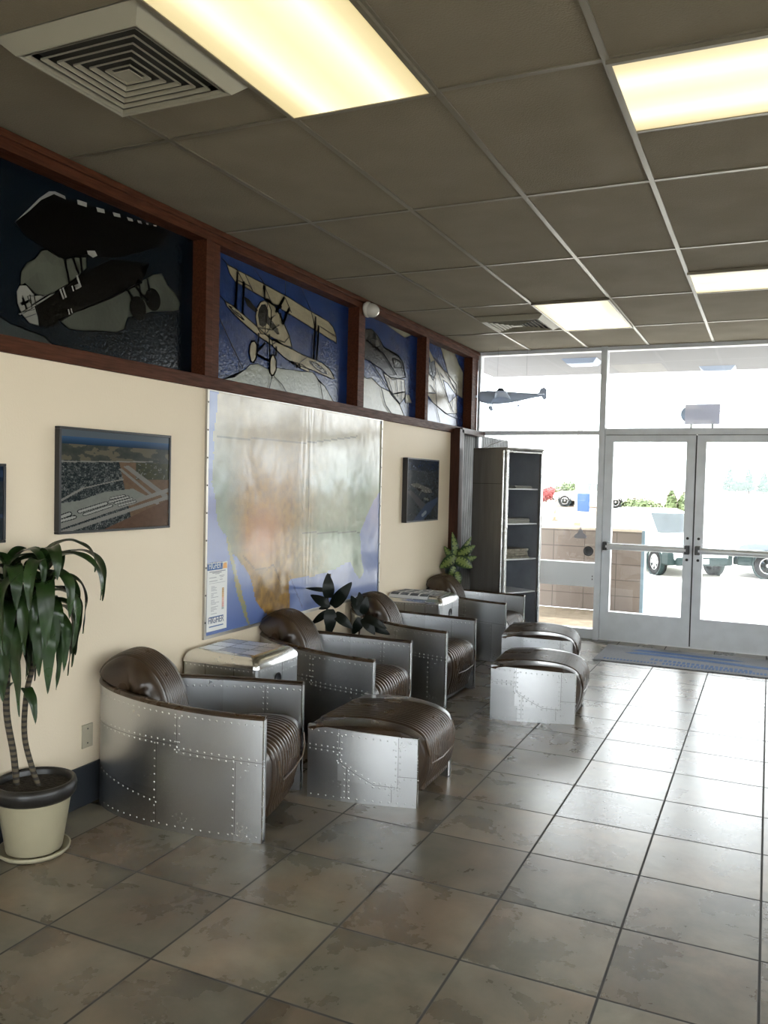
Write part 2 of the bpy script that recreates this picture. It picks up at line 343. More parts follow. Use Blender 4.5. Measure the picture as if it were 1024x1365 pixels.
p1 = [([(2.709, 2.434),(2.714, 2.496),(2.746, 2.543),(2.791, 2.571),(2.824, 2.615),(2.87, 2.633),(2.918, 2.616),(2.966, 2.61),(3.104, 2.668),(3.105, 2.606),(3.054, 2.557),(2.932, 2.455),(2.849, 2.415),(2.781, 2.414),(2.736, 2.449)], GR, .004),
 ([(2.933, 2.322),(3.082, 2.402),(3.241, 2.482),(3.382, 2.561),(3.471, 2.611),(3.594, 2.686),(3.659, 2.706),(3.709, 2.653),(3.778, 2.624),(3.817, 2.577),(3.806, 2.536),(3.729, 2.516),(3.566, 2.48),(3.399, 2.422),(3.371, 2.356),(3.313, 2.329),(3.189, 2.315),(3.083, 2.297),(2.995, 2.291)], (.10,.11,.09), .004),
 ([(2.6, 2.274),(2.652, 2.258),(2.76, 2.242),(2.851, 2.231),(2.893, 2.199),(2.739, 2.194),(2.6, 2.194)], (.07,.085,.085), .004),
 ([(2.688, 2.403),(2.704, 2.433),(2.747, 2.444),(2.783, 2.419),(2.804, 2.339),(2.816, 2.274),(2.76, 2.277),(2.716, 2.309),(2.694, 2.352)], (.36,.36,.32), .003),
 ([(2.787, 2.367),(3.157, 2.619),(3.266, 2.684),(3.561, 2.736),(3.501, 2.618),(3.269, 2.487),(3.031, 2.373),(2.886, 2.277),(2.822, 2.275)], BK, 0),
 ([(2.748, 2.394),(2.861, 2.424),(2.776, 2.362),(2.759, 2.374)], (.36,.36,.32), .002),
 ([(2.699, 2.306),(2.908, 2.448),(2.908, 2.439),(2.71, 2.302)], (.40,.40,.36), .002),
 ([(2.68, 2.703),(2.788, 2.813),(2.891, 2.899),(2.963, 2.894),(3.262, 2.919),(3.589, 2.942),(3.72, 2.947),(3.623, 2.836),(3.322, 2.708),(3.079, 2.647),(2.93, 2.61),(2.734, 2.658)], BK, 0),
 ([(2.68, 2.705),(2.744, 2.774),(2.811, 2.847),(2.867, 2.896),(2.903, 2.907),(2.963, 2.905),(2.969, 2.891),(2.897, 2.893),(2.822, 2.843),(2.755, 2.773)], (.36,.36,.34), 0)]
for q in ([(3.039, 2.912),(3.101, 2.916),(3.101, 2.895),(3.043, 2.891)], [(3.164, 2.914),(3.218, 2.919),(3.223, 2.901),(3.172, 2.894)], [(3.276, 2.923),(3.329, 2.929),(3.335, 2.913),(3.287, 2.906)], [(3.379, 2.929),(3.42, 2.931),(3.426, 2.919),(3.391, 2.914)], [(3.456, 2.935),(3.486, 2.938),(3.494, 2.926),(3.465, 2.924)], [(3.523, 2.942),(3.542, 2.943),(3.545, 2.935),(3.528, 2.933)], [(3.581, 2.946),(3.608, 2.951),(3.608, 2.944),(3.586, 2.941)],
  [(3.104, 2.687),(3.156, 2.7),(3.173, 2.68),(3.144, 2.663),(3.111, 2.672)], [(2.931, 2.464),(2.941, 2.47),(2.963, 2.427),(2.954, 2.421)], [(2.948, 2.475),(2.956, 2.48),(2.978, 2.437),(2.968, 2.431)], [(3.034, 2.55),(3.044, 2.556),(3.07, 2.507),(3.06, 2.499)], [(2.984, 2.381),(2.991, 2.384),(2.999, 2.361),(2.991, 2.358)], [(3.001, 2.388),(3.007, 2.391),(3.016, 2.37),(3.009, 2.366)],
  [(3.005, 2.495),(3.012, 2.499),(3.022, 2.476),(3.015, 2.472)], [(3.022, 2.501),(3.052, 2.518),(3.057, 2.497),(3.032, 2.484),(3.03, 2.491),(3.047, 2.5),(3.045, 2.507),(3.027, 2.496)]):
    p1.append((q, (.42, .42, .39), 0))
W1 = [(2.96, 2.609),(2.99, 2.505),(3.009, 2.63),(3.048, 2.564),(3.059, 2.643),(3.069, 2.574),(3.382, 2.561),(3.424, 2.529),(3.47, 2.632),(3.49, 2.533),(3.441, 2.589),(3.542, 2.533),(3.535, 2.656),(3.552, 2.587)]
W1b = [(2.702, 2.354),(2.761, 2.379),(2.713, 2.317),(2.784, 2.342),(2.715, 2.39),(2.743, 2.336),(2.757, 2.402),(2.77, 2.341),(2.727, 2.293),(2.791, 2.323)]
W1c = [(2.71, 2.349),(2.748, 2.372),(2.717, 2.382),(2.739, 2.335)]
for c_, rx, rz_ in (([(3.469, 2.481)][0], .062, .062), ([(3.584, 2.549)][0], .062, .060)): p1.append((ell(c_, rx, rz_), BK, 0))
panel(.34, 3.93, (.004, .010, .018), p1, lns(W1, .012)+lns(W1b, .003)+lns(W1c, .010), 'dark stained glass panel of a black triplane above a grey cloud')
p2 = [([(4.18, 2.187),(4.263, 2.209),(4.363, 2.23),(4.377, 2.253),(4.466, 2.285),(4.526, 2.327),(4.619, 2.346),(4.7, 2.333),(4.767, 2.324),(4.834, 2.35),(4.973, 2.355),(5.082, 2.364),(5.176, 2.367),(5.331, 2.382),(5.392, 2.36),(5.435, 2.325),(5.519, 2.304),(5.584, 2.261),(5.663, 2.202),(5.653, 2.186),(4.181, 2.171)], (.42,.44,.35), .004),
 ([(4.256, 2.901),(4.33, 2.895),(4.634, 2.876),(4.991, 2.849),(5.294, 2.814),(5.561, 2.79),(5.638, 2.758),(5.684, 2.704),(5.698, 2.65),(5.567, 2.665),(4.995, 2.739),(4.653, 2.784),(4.346, 2.816),(4.288, 2.852)], CR, .006),
 ([(4.243, 2.675),(4.307, 2.667),(4.455, 2.628),(4.612, 2.579),(4.777, 2.527),(4.845, 2.529),(4.778, 2.491),(4.613, 2.527),(4.472, 2.568),(4.338, 2.615),(4.265, 2.65)], CR, .006),
 ([(4.719, 2.766),(4.803, 2.756),(4.873, 2.707),(4.927, 2.662),(5.001, 2.591),(5.04, 2.518),(4.932, 2.515),(4.776, 2.545),(4.693, 2.549)], (.42,.37,.25), .006),
 ([(4.777, 2.527),(5.004, 2.508),(5.229, 2.484),(5.47, 2.469),(5.598, 2.436),(5.673, 2.378),(5.645, 2.368),(5.31, 2.398),(5.081, 2.406),(4.935, 2.433),(4.795, 2.485)], CR, .006),
 ([(5.043, 2.42),(5.174, 2.419),(5.291, 2.391),(5.272, 2.376),(5.156, 2.388)], CR, .005),
 ([(4.578, 2.643),(4.592, 2.698),(4.63, 2.744),(4.678, 2.767),(4.727, 2.759),(4.762, 2.722),(4.764, 2.651),(4.75, 2.594),(4.701, 2.551),(4.645, 2.545),(4.604, 2.578)], CR, .006),
 ([(4.606, 2.657),(4.616, 2.698),(4.647, 2.734),(4.695, 2.744),(4.726, 2.715),(4.731, 2.662),(4.708, 2.614),(4.668, 2.591),(4.627, 2.599)], BK, 0),
 ([(4.444, 2.745),(4.498, 2.739),(4.56, 2.709),(4.608, 2.688),(4.577, 2.67),(4.484, 2.693)], (.012,.012,.014), 0),
 ([(4.657, 2.684),(4.722, 2.678),(4.842, 2.619),(4.872, 2.579),(4.843, 2.574),(4.707, 2.627)], (.012,.012,.014), 0),
 ([(4.511, 2.407),(4.519, 2.451),(4.544, 2.481),(4.575, 2.486),(4.6, 2.464),(4.604, 2.421),(4.59, 2.375),(4.559, 2.345),(4.533, 2.35)], CR, .010),
 ([(4.756, 2.345),(4.761, 2.399),(4.784, 2.429),(4.811, 2.429),(4.836, 2.392),(4.838, 2.337),(4.812, 2.298),(4.782, 2.29),(4.761, 2.309)], CR, .010)]
for Q in ([(5.279, 2.458),(5.368, 2.463),(5.471, 2.439),(5.552, 2.409),(5.561, 2.392),(5.473, 2.394),(5.36, 2.415),(5.293, 2.44)],): p2.append((Q, BK, 0))
p2.append(([(5.312, 2.45),(5.378, 2.449),(5.461, 2.43),(5.518, 2.407),(5.473, 2.404),(5.374, 2.421)], (.5,.48,.4), 0)); p2.append(([(5.373, 2.438),(5.42, 2.438),(5.472, 2.424),(5.462, 2.416),(5.406, 2.423)], (.02,.03,.07), 0))
p2.append(([(4.276, 2.657),(4.322, 2.653),(4.411, 2.624),(4.456, 2.599),(4.434, 2.595),(4.338, 2.619)], BK, 0)); p2.append(([(4.308, 2.651),(4.337, 2.648),(4.403, 2.62),(4.419, 2.606),(4.352, 2.626)], (.42,.38,.28), 0)); p2.append(([(4.337, 2.641),(4.381, 2.627),(4.396, 2.617),(4.359, 2.625)], BK, 0))
T2 = [(4.362, 2.878),(4.348, 2.658),(4.434, 2.836),(4.422, 2.631),(4.667, 2.861),(4.673, 2.779),(4.921, 2.839),(4.813, 2.713),(4.988, 2.779),(4.898, 2.647),(5.355, 2.787),(5.327, 2.474),(5.403, 2.732),(5.377, 2.478)]
T2b = [(4.613, 2.544),(4.598, 2.411),(4.739, 2.557),(4.754, 2.3),(4.583, 2.405),(4.748, 2.38),(4.829, 2.49),(4.823, 2.426),(4.687, 2.491),(4.601, 2.425),(5.025, 2.422),(5.035, 2.4),(5.08, 2.416),(5.1, 2.385),(5.127, 2.417),(5.146, 2.392),(4.872, 2.725),(4.901, 2.657),(4.686, 2.777),(4.752, 2.773),(4.769, 2.759),(4.888, 2.764)]
T2c = [(4.17, 2.575),(4.3, 2.434),(4.3, 2.434),(4.443, 2.291),(4.39, 2.322),(4.399, 2.268),(4.181, 2.698),(4.244, 2.671),(4.522, 2.958),(4.666, 2.874),(4.926, 2.945),(4.929, 2.855),(5.134, 2.964),(5.294, 2.805),(4.785, 2.294),(4.746, 2.191),(4.802, 2.288),(4.907, 2.245),(4.907, 2.245),(4.979, 2.188),(5.435, 2.325),(5.492, 2.191),(4.202, 2.922),(4.256, 2.901),(4.344, 2.899),(4.427, 2.834),(4.44, 2.888),(4.534, 2.798),(4.667, 2.861),(4.752, 2.773),(4.929, 2.836),(5.013, 2.751),(5.284, 2.813),(5.337, 2.725),(4.361, 2.828),(4.518, 2.82),(5.418, 2.729),(5.685, 2.694),(4.612, 2.579),(4.775, 2.59),(4.775, 2.59),(4.858, 2.64),(4.755, 2.667),(4.805, 2.694),(4.793, 2.539),(4.931, 2.534),(4.931, 2.534),(5.001, 2.591),(5.136, 2.423),(5.248, 2.482)]
panel(4.07, 5.885, (.020, .055, .20), p2, lns(T2, .020)+lns(T2b, .014)+lns(T2c, .005), 'blue stained glass panel of a cream biplane with propeller and wheels')
BK3 = (.035, .036, .034)
p3 = [([(6.568, 2.973),(6.719, 2.985),(7.157, 2.969),(7.006, 2.904),(6.801, 2.926)], (.38,.37,.27), .006),
 ([(6.158, 2.454),(6.237, 2.444),(6.329, 2.46),(6.5, 2.408),(6.689, 2.387),(6.919, 2.298),(7.035, 2.199),(6.586, 2.194),(6.16, 2.188)], (.50,.48,.34), .006),
 ([(6.172, 2.838),(6.308, 2.862),(6.428, 2.832),(6.555, 2.75),(6.812, 2.736),(6.978, 2.684),(7.041, 2.551),(6.748, 2.494),(6.516, 2.559),(6.253, 2.594),(6.173, 2.603)], BK3, .006),
 ([(6.555, 2.533),(6.721, 2.512),(7.015, 2.526),(7.052, 2.376),(6.919, 2.298),(6.729, 2.365)], (.42,.38,.27), .006),
 ([(7.037, 2.397),(7.135, 2.401),(7.197, 2.335),(7.055, 2.321)], (.40,.38,.27), .006),
 ([(6.289, 2.779),(6.43, 2.792),(6.481, 2.749),(6.339, 2.717)], (.10,.10,.09), .006),
 ([(6.737, 2.683),(6.896, 2.684),(6.954, 2.627),(6.794, 2.606)], (.08,.08,.07), .006)]
T3 = [(6.5, 2.408),(6.607, 2.259),(6.607, 2.259),(6.739, 2.196),(6.276, 2.598),(6.675, 2.401),(6.675, 2.401),(6.919, 2.298),(6.644, 2.503),(6.755, 2.368),(6.826, 2.503),(6.861, 2.357),(6.934, 2.505),(6.944, 2.333),(6.729, 2.365),(7.022, 2.417),(6.555, 2.75),(6.894, 2.716),(6.221, 2.758),(6.533, 2.695),(6.533, 2.695),(6.824, 2.546),(6.356, 2.85),(6.388, 2.694),(6.921, 2.709),(7.014, 2.547)]
panel(6.01, 7.30, (.022, .055, .19), p3, lns(T3, .009), 'narrow stained glass panel with a dark grey fighter diving over a cream cloud')
p4 = [([(7.569, 2.428),(7.749, 2.386),(8.096, 2.308),(8.427, 2.284),(8.453, 2.202),(7.57, 2.183)], (.30,.34,.55), .006),
 ([(7.908, 2.975),(8.336, 2.978),(8.458, 2.862),(8.6, 2.791),(8.602, 2.518),(8.408, 2.537),(8.175, 2.688),(8.058, 2.821)], (.42,.40,.29), .006),
 ([(7.568, 2.911),(7.719, 2.822),(7.924, 2.766),(8.173, 2.712),(8.4, 2.638),(8.442, 2.336),(8.131, 2.311),(7.749, 2.386),(7.584, 2.453),(7.569, 2.661),(7.732, 2.634),(7.588, 2.861)], (.50,.43,.30), .006),
 ([(8.001, 2.642),(8.144, 2.622),(8.409, 2.525),(8.194, 2.428),(8.097, 2.53)], (.32,.36,.60), .006),
 ([(7.61, 2.76),(7.753, 2.803),(7.801, 2.69),(7.734, 2.605),(7.601, 2.665)], (.03,.04,.05), .006)]
T4 = [(7.784, 2.831),(8.406, 2.563),(7.765, 2.638),(7.836, 2.334),(7.836, 2.334),(7.929, 2.209),(7.614, 2.468),(7.808, 2.488),(7.791, 2.737),(8.082, 2.504),(8.082, 2.504),(8.311, 2.338),(7.894, 2.702),(8.0, 2.666),(7.64, 2.553),(7.775, 2.496),(8.296, 2.526),(8.271, 2.372)]
panel(7.39, 8.64, (.022, .055, .20), p4, lns(T4, .009), 'stained glass panel next to the window wall, with a cream aeroplane over pale blue')
# ------------------------------------------------------------------ front window wall
def tree(o, lab=None): return o
m_ = struct('window_frame_1', MB(), M_alu)
bpy.data.objects.remove(m_)
YA, YB = FY-.05, FY+.05
def pane(par, a, b, name='glass_pane', y=FY):
    return MB().box((a[0], y-.003, a[1]), (b[0], y+.003, b[1])).build(name, M_glass, par)
# left bay
g = MB().box((.02, YA, 0), (1.338, YB, .10)).box((.02, YA, 2.135), (1.338, YB, 2.178)).box((.0, YA, 0), (.03, YB, H)).box((.03, YA, 3.0), (1.338, YB, H))
w1 = struct('window_1', g, M_alu)
pane(w1, (.03, .10), (1.338, .56)); pane(w1, (.03, .79), (1.338, 2.135)); pane(w1, (.03, 2.178), (1.338, 3.0))
MB().box((.03, YA-.01, .545), (1.338, YB, .795)).build('mid_rail', M_aluw, w1)
MB().box((1.31, YA-.014, .62), (1.318, YA-.01, .635)).build('screw', M_screw, w1); MB().box((1.31, YA-.014, .65), (1.318, YA-.01, .665)).build('screw', M_screw, w1)
g = MB().box((1.338, YA-.03, 0), (1.398, YB, H)); struct('trim_10', g, M_alu)
# door bay header + transom window
g = MB().box((1.398, YA, 2.135), (3.19, YB, 2.20)).box((1.398, YA, 3.0), (3.19, YB, H)); w2 = struct('window_2', g, M_alu); pane(w2, (1.398, 2.20), (3.19, 3.0))
def door(n, x0, x1, hinge_left):
    g = MB().box((x0, YA, .012), (x0+.085, YB-.01, 2.128)).box((x1-.085, YA, .012), (x1, YB-.01, 2.128)).box((x0+.085, YA, .012), (x1-.085, YB-.01, .30)).box((x0+.085, YA, 2.062), (x1-.085, YB-.01, 2.128))
    d = struct('door_%d' % n, g, M_alu); pane(d, (x0+.085, .30), (x1-.085, 2.062))
    b = MB(); b.tube([(x0+.05, YA-.07, .985), (x1-.05, YA-.07, .985)], .033, 12); b.build('push_bar', M_aluw, d)
    c = MB().box((x0+.02, YA-.10, .945), (x0+.065, YA, 1.03), bev=.004).box((x1-.065, YA-.10, .945), (x1-.02, YA, 1.03), bev=.004); c.build('push_bar_bracket', M_black, d)
    s = MB()
    for z in (.885, 1.10): s.lathe([(0, -.006), (.012, -.006), (.014, 0)], ((x1-.045) if hinge_left else (x0+.045), YA, z), 10, axis=(0, 1, 0))
    s.build('lock_cylinder', M_screw, d)
    MB().box(((x1 if hinge_left else x0-.007), YA+.03, .012), ((x1+.007 if hinge_left else x0), YB-.03, 2.13)).box((x0, YA+.03, 2.126), (x1, YB-.03, 2.137)).build('weather_strip', M_black, d)
    return d
door(1, 1.402, 2.283, True); door(2, 2.297, 3.185, False)
struct('trim_11', MB().box((1.398, YA, 0), (3.19, YB, .012)), M_aluw)
struct('trim_12', MB().box((3.19, YA-.03, 0), (3.25, YB, H)), M_alu)
x = 3.25
for i in range(1):
    x1 = x+1.06; g = MB().box((x, YA, 0), (x1, YB, .10)).box((x, YA, 2.135), (x1, YB, 2.178)).box((x, YA, 3.0), (x1, YB, H)).box((x1, YA-.02, 0), (x1+.06, YB, H))
    w = struct('window_%d' % (i+3), g, M_alu); pane(w, (x, .10), (x1, 2.135)); pane(w, (x, 2.178), (x1, 3.0)); x = x1+.06
struct('wall_front', MB().box((x, YA, 0), (6.8, YB, H)), M_white)  # unseen solid stretch, put in to cut sky reflections on the pictures
for n_, (a, b) in enumerate(((-3, -.6), (-.3, 2.1), (2.4, 4.8))):  # unseen right-wall windows, added to throw fill daylight on the left wall
    g = MB().box((6.68, a, .8), (6.74, a+.05, 2.6)).box((6.68, b-.05, .8), (6.74, b, 2.6)).box((6.68, a+.05, .8), (6.74, b-.05, .85)).box((6.68, a+.05, 2.55), (6.74, b-.05, 2.6)); w = struct('window_%d' % (n_+5), g, M_alu)
    MB().box((6.705, a+.05, .85), (6.711, b-.05, 2.55)).build('glass_pane', M_glass, w)
for n_, (a, b) in enumerate(((1.0, 3.45), (3.55, 6.0))):  # unseen back-wall windows, added to light the metal from behind the camera
    g = MB().box((a, -4.14, .25), (a+.05, -4.08, 2.6)).box((b-.05, -4.14, .25), (b, -4.08, 2.6)).box((a+.05, -4.14, .25), (b-.05, -4.08, .30)).box((a+.05, -4.14, 2.55), (b-.05, -4.08, 2.6)); w = struct('window_%d' % (n_+8), g, M_alu)
    MB().box((a+.05, -4.115, .30), (b-.05, -4.108, 2.55)).build('glass_pane', M_glass, w)
# decals on the glass
tag(MB().lathe([(0, 0), (.052, 0), (.052, .002), (0, .002)], (1.255, FY-.008, .915), 28, axis=(0, -1, 0)).lathe([(.036, .0025), (.040, .0025)], (1.255, FY-.008, .915), 28, axis=(0, -1, 0), tint=(2.2, 2.2, 2.2)).build('round_sticker', mat('grey_sticker', (.06, .06, .065), .6, attr='mul')), 'round dark grey sticker on the glass beside the left door', 'sticker')
st = MB().prism([(-.07, -.03), (-.05, -.045), (.05, -.045), (.07, -.03), (.05, .0), (.028, .012), (.02, .045), (.006, .055), (.004, .085), (-.004, .085), (-.006, .055), (-.02, .045), (-.028, .012), (-.05, 0)], lambda u, v, h: (1.167+u, FY-.006-h, 1.09+v), .002)
tag(st.build('emblem_decal', mat('grey_decal', (.35, .35, .38), .7)), 'small grey crest shaped decal on the glass above the low wall', 'decal')
sg = thing('hanging_sign', 'lilac grey sign box hanging behind the glass over the double doors', 'sign', (2.325, FY+.09, 2.245))
MB().box((-.165, -.03, .0), (.165, .03, .20), bev=.004).build('sign_box', mat('lilac_sign_face', (.80, .79, .98), .5), sg)
MB().lathe([(0, -.028), (.085, -.028), (.085, .028), (0, .028)], (-.12, 0, .10), 24, axis=(0, 1, 0)).build('round_end', mat('blue_grey_bezel', (.45, .55, .75), .5), sg)
MB().tube([(.165, 0, .13), (.21, 0, .13)], .006).build('side_stub', M_screw, sg)
for q_ in (-.1, .1): MB().box((q_-.01, -.05, -.044), (q_+.01, .02, .002)).build('mounting_foot', M_alu, sg)
# ------------------------------------------------------------------ outside shell
struct('ground_walk', MB().add([(-6, FY, -.004), (1.53, FY, -.004), (1.53, 10.95, -.004), (-6, 10.95, -.004)], [[0, 1, 2, 3]]), M_walk)
struct('ground_apron', MB().add([(-90, -90, -.02), (90, -90, -.02), (90, -4.2, -.02), (-90, -4.2, -.02)], [[0, 1, 2, 3]]).add([(6.8, -4.2, -.02), (90, -4.2, -.02), (90, FY, -.02), (6.8, FY, -.02)], [[0, 1, 2, 3]]), M_conc)
struct('ground', MB().add([(1.53, FY, -.006), (60, FY, -.006), (60, 13, -.006), (-60, 13, -.006), (-60, 11.0, -.006), (1.53, 11, -.006)], [[0, 1, 2, 3, 4, 5]]).add([(-60, 13, -.006), (60, 13, -.006), (60, 20, -.75), (-60, 20, -.75)], [[0, 1, 2, 3]]).add([(-90, 20, -.75), (90, 20, -.75), (90, 34, -.75), (-90, 34, -.75)], [[0, 1, 2, 3]]), M_conc)
struct('ground_far', MB().add([(-90, 34, -.75), (90, 34, -.75), (90, 60, .10), (-90, 60, .10)], [[0, 1, 2, 3]]).add([(-90, 60, .10), (90, 60, .10), (90, 115, 1.0), (-90, 115, 1.0)], [[0, 1, 2, 3]]).add([(-90, 115, 1.0), (90, 115, 1.0), (90, 180, 1.0), (-90, 180, 1.0)], [[0, 1, 2, 3]]), mat('tan_asphalt', (.26, .19, .14), .9, noise=.15, nscale=.6))
struct('soffit', MB().box((-.5, FY+.05, 3.045), (6.8, 11.05, 3.2)), M_soff)
g = MB()
N_ = 46
for k in range(N_):
    a, b = 8.16+k*.042, 8.16+(k+1)*.042
    g.add([(-.02, a, 0), (-.02, a+.012, 0), (.004, a+.018, 0), (.004, a+.036, 0), (-.02, b, 0), (-.02, a, 2.135), (-.02, a+.012, 2.135), (.004, a+.018, 2.135), (.004, a+.036, 2.135), (-.02, b, 2.135)], [[i, i+1, i+6, i+5] for i in range(4)])
struct('wall_left_corrugated', g, M_corr)
def block_wall():
    m, N, L, b = new_mat('painted_block_wall'); br = N.new('ShaderNodeTexBrick'); tc = N.new('ShaderNodeTexCoord'); mp = N.new('ShaderNodeMapping')
    mp.inputs['Rotation'].default_value = (math.radians(-90), 0, 0); mp.inputs['Location'].default_value = (.11, -.06, 0)
    br.offset = 0; br.inputs['Scale'].default_value = 1; br.inputs['Brick Width'].default_value = .405; br.inputs['Row Height'].default_value = .203; br.inputs['Mortar Size'].default_value = .006
    br.inputs['Color1'].default_value = (.20, .160, .135, 1); br.inputs['Color2'].default_value = (.19, .155, .13, 1); br.inputs['Mortar'].default_value = (.10, .08, .066, 1); br.inputs['Mortar Smooth'].default_value = .2
    sp = N.new('ShaderNodeSeparateXYZ'); cb = N.new('ShaderNodeCombineXYZ'); L.new(tc.outputs['Object'], sp.inputs[0]); L.new(sp.outputs[0], cb.inputs[0]); L.new(sp.outputs[2], cb.inputs[1])
    L.new(cb.outputs[0], br.inputs[0]); L.new(br.outputs[0], b.inputs['Base Color']); b.inputs['Roughness'].default_value = .8; return m
bw = thing('low_block_wall', 'low tan painted block wall outside the windows', 'wall', (0, 10.95, 0))
MB().box((-6, 0, 0), (1.52, .2, 1.03)).build('block_courses', block_wall(), bw); MB().box((-6, -.005, 1.03), (1.525, .205, 1.065), bev=.006).build('cap', mat('wall_cap', (.62, .52, .42), .8), bw)
MB().box((1.52, 0, 0), (1.56, .2, 1.05)).build('end_trim', mat('blue_grey_end', (.18, .25, .30), .6), bw)
# ------------------------------------------------------------------ ceiling fixtures
def light_mat(ax):
    m, N, L, b = new_mat('light_diffuser'); tc = N.new('ShaderNodeTexCoord'); sp = N.new('ShaderNodeSeparateXYZ'); L.new(tc.outputs['Generated'], sp.inputs[0])
    r = N.new('ShaderNodeValToRGB'); e = r.color_ramp.elements; e[0].position = 0; e[0].color = (.46, .36, .16, 1); e[1].position = 1; e[1].color = (.46, .36, .16, 1)
    for p, c in ((.10, (.55, .44, .21, 1)), (.25, (1, .92, .60, 1)), (.37, (.80, .70, .40, 1)), (.5, (.64, .54, .30, 1)), (.63, (.80, .70, .40, 1)), (.75, (1, .92, .60, 1)), (.90, (.55, .44, .21, 1))): k = r.color_ramp.elements.new(p); k.color = c
    L.new(sp.outputs[ax], r.inputs[0]); L.new(r.outputs[0], b.inputs['Emission Color']); b.inputs['Emission Strength'].default_value = LIGHT_E
    b.inputs['Base Color'].default_value = (.6, .58, .5, 1); b.inputs['Roughness'].default_value = .4; return m
LM = (light_mat(0), light_mat(1))
def clight(x0, y0, x1, y1, label):
    t = thing('ceiling_light', label, 'ceiling light', ((x0+x1)/2, (y0+y1)/2, H-.02), 0, 'recessed fluorescent ceiling lights')
    a, b = (x1-x0)/2, (y1-y0)/2; f = MB(); w = .018
    for p, q in (((-a, -b), (a, -b+w)), ((-a, b-w), (a, b)), ((-a, -b+w), (-a+w, b-w)), ((a-w, -b+w), (a, b-w))): f.box((p[0], p[1], .0), (q[0], q[1], .019))
    f.build('frame', M_grid, t)
    MB().box((-a+w, -b+w, .004), (a-w, b-w, .012)).build('diffuser', LM[0] if b > a else LM[1], t)
X = [-.025+.6096*k for k in range(0, 11)]; Yg = [1.6663+1.2192*k for k in range(-4, 6)]
clight(X[2], Yg[4], X[3], Yg[5], 'large ceiling light nearest the camera beside the square vent')
clight(X[4], Yg[5], X[6], Yg[5]+.6096, 'crosswise ceiling light at the upper right, cut by the picture edge')
clight(X[4], Yg[8]-.6096, X[6], Yg[8], 'crosswise ceiling light further back at the right edge')
clight(X[2], Yg[8], X[3], Yg[9], 'ceiling light next to the far vent near the windows')
clight(X[2], Yg[1], X[3], Yg[2], 'unseen ceiling light added as fill behind the camera over the left side')  # out of view, added to light the room
clight(X[7], Yg[2], X[9], Yg[2]+.6096, 'unseen ceiling light added as fill behind the camera over the right side')  # also out of view, added for extra room light
def vent(x0, y0, x1, y1, label, z):
    t = thing('ceiling_vent', label, 'vent', ((x0+x1)/2, (y0+y1)/2, H-z), 0, 'square ceiling vents')
    a, b = (x1-x0)/2, (y1-y0)/2
    f = MB(); i_ = .80
    def ring(mb, s0, z0, s1, z1):
        A = [(-a*s0, -b*s0, z0), (a*s0, -b*s0, z0), (a*s0, b*s0, z0), (-a*s0, b*s0, z0)]; B = [(-a*s1, -b*s1, z1), (a*s1, -b*s1, z1), (a*s1, b*s1, z1), (-a*s1, b*s1, z1)]
        mb.add(A+B, [[k, (k+1) % 4, 4+(k+1) % 4, 4+k] for k in range(4)]); mb.add([(p[0], p[1], p[2]+.002) for p in A]+[(p[0], p[1], p[2]+.002) for p in B], [[4+k, 4+(k+1) % 4, (k+1) % 4, k] for k in range(4)])
    ring(f, 1, z-.001, 1, z-.006); ring(f, 1, z-.006, .84, 0); ring(f, .84, 0, .82, 0); ring(f, .82, 0, .80, .012); ring(f, .80, .012, .80, z-.002)
    f.build('frame', M_ventm, t)
    l = MB()
    for k in range(6):
        s = .78-.12*k; ring(l, s, .004, s-.045, .010); ring(l, s, .002, s, .006)
    l.box((-.035, -.035, .0), (.035, .035, .004)); l.build('louvers', M_ventm, t)
    MB().box((-a*.8, -b*.8, z-.006), (a*.8, b*.8, z-.003)).build('duct_opening', M_ventd, t)
vent(.583, 1.99, 1.190, 2.595, 'large square ceiling vent with nested louvers beside the nearest light', .05)
vent(.583, 6.95, 1.188, 7.60, 'small looking square ceiling vent far back near the windows', .04)
for x_, y_ in ((.945, 9.78), (2.35, 10.8)):
    t = thing('soffit_light', 'flat square light under the outside soffit, ' + ('left of the door post' if x_ < 2 else 'above the double doors'), 'ceiling light', (x_, y_, 3.045), 0, 'square lights under the outside soffit')
    MB().add([(-.2, -.2, 0), (.2, -.2, 0), (.2, .2, 0), (-.2, .2, 0), (-.15, -.15, -.05), (.15, -.15, -.05), (.15, .15, -.05), (-.15, .15, -.05)], [[0, 1, 5, 4], [1, 2, 6, 5], [2, 3, 7, 6], [3, 0, 4, 7], [4, 5, 6, 7]]).build('housing', mat('grey_light_housing', (.25, .3, .4), .5), t)
    MB().box((-.1, -.1, -.056), (.1, .1, -.05)).build('lens', mat('white_lens', (.7, .75, .8), .3), t)
sc_ = thing('security_camera', 'small white dome camera on the wood post under the ceiling', 'camera', (.022, 5.995, 2.955))
MB().lathe([(0, .0), (.058, .0), (.062, .012), (.060, .03), (.05, .045)], (-.014, 0, 0), 24, axis=(1, 0, 0)).build('base', mat('white_plastic', (.62, .60, .54), .35), sc_)
MB().lathe([(.056, 0), (.056, .02), (.050, .045), (.036, .066), (.018, .078), (0, .082)], (.025, 0, -.005), 24, axis=(1, -.1, -.25)).build('dome', mat('pale_dome', (.52, .50, .45), .12, coat=1), sc_)
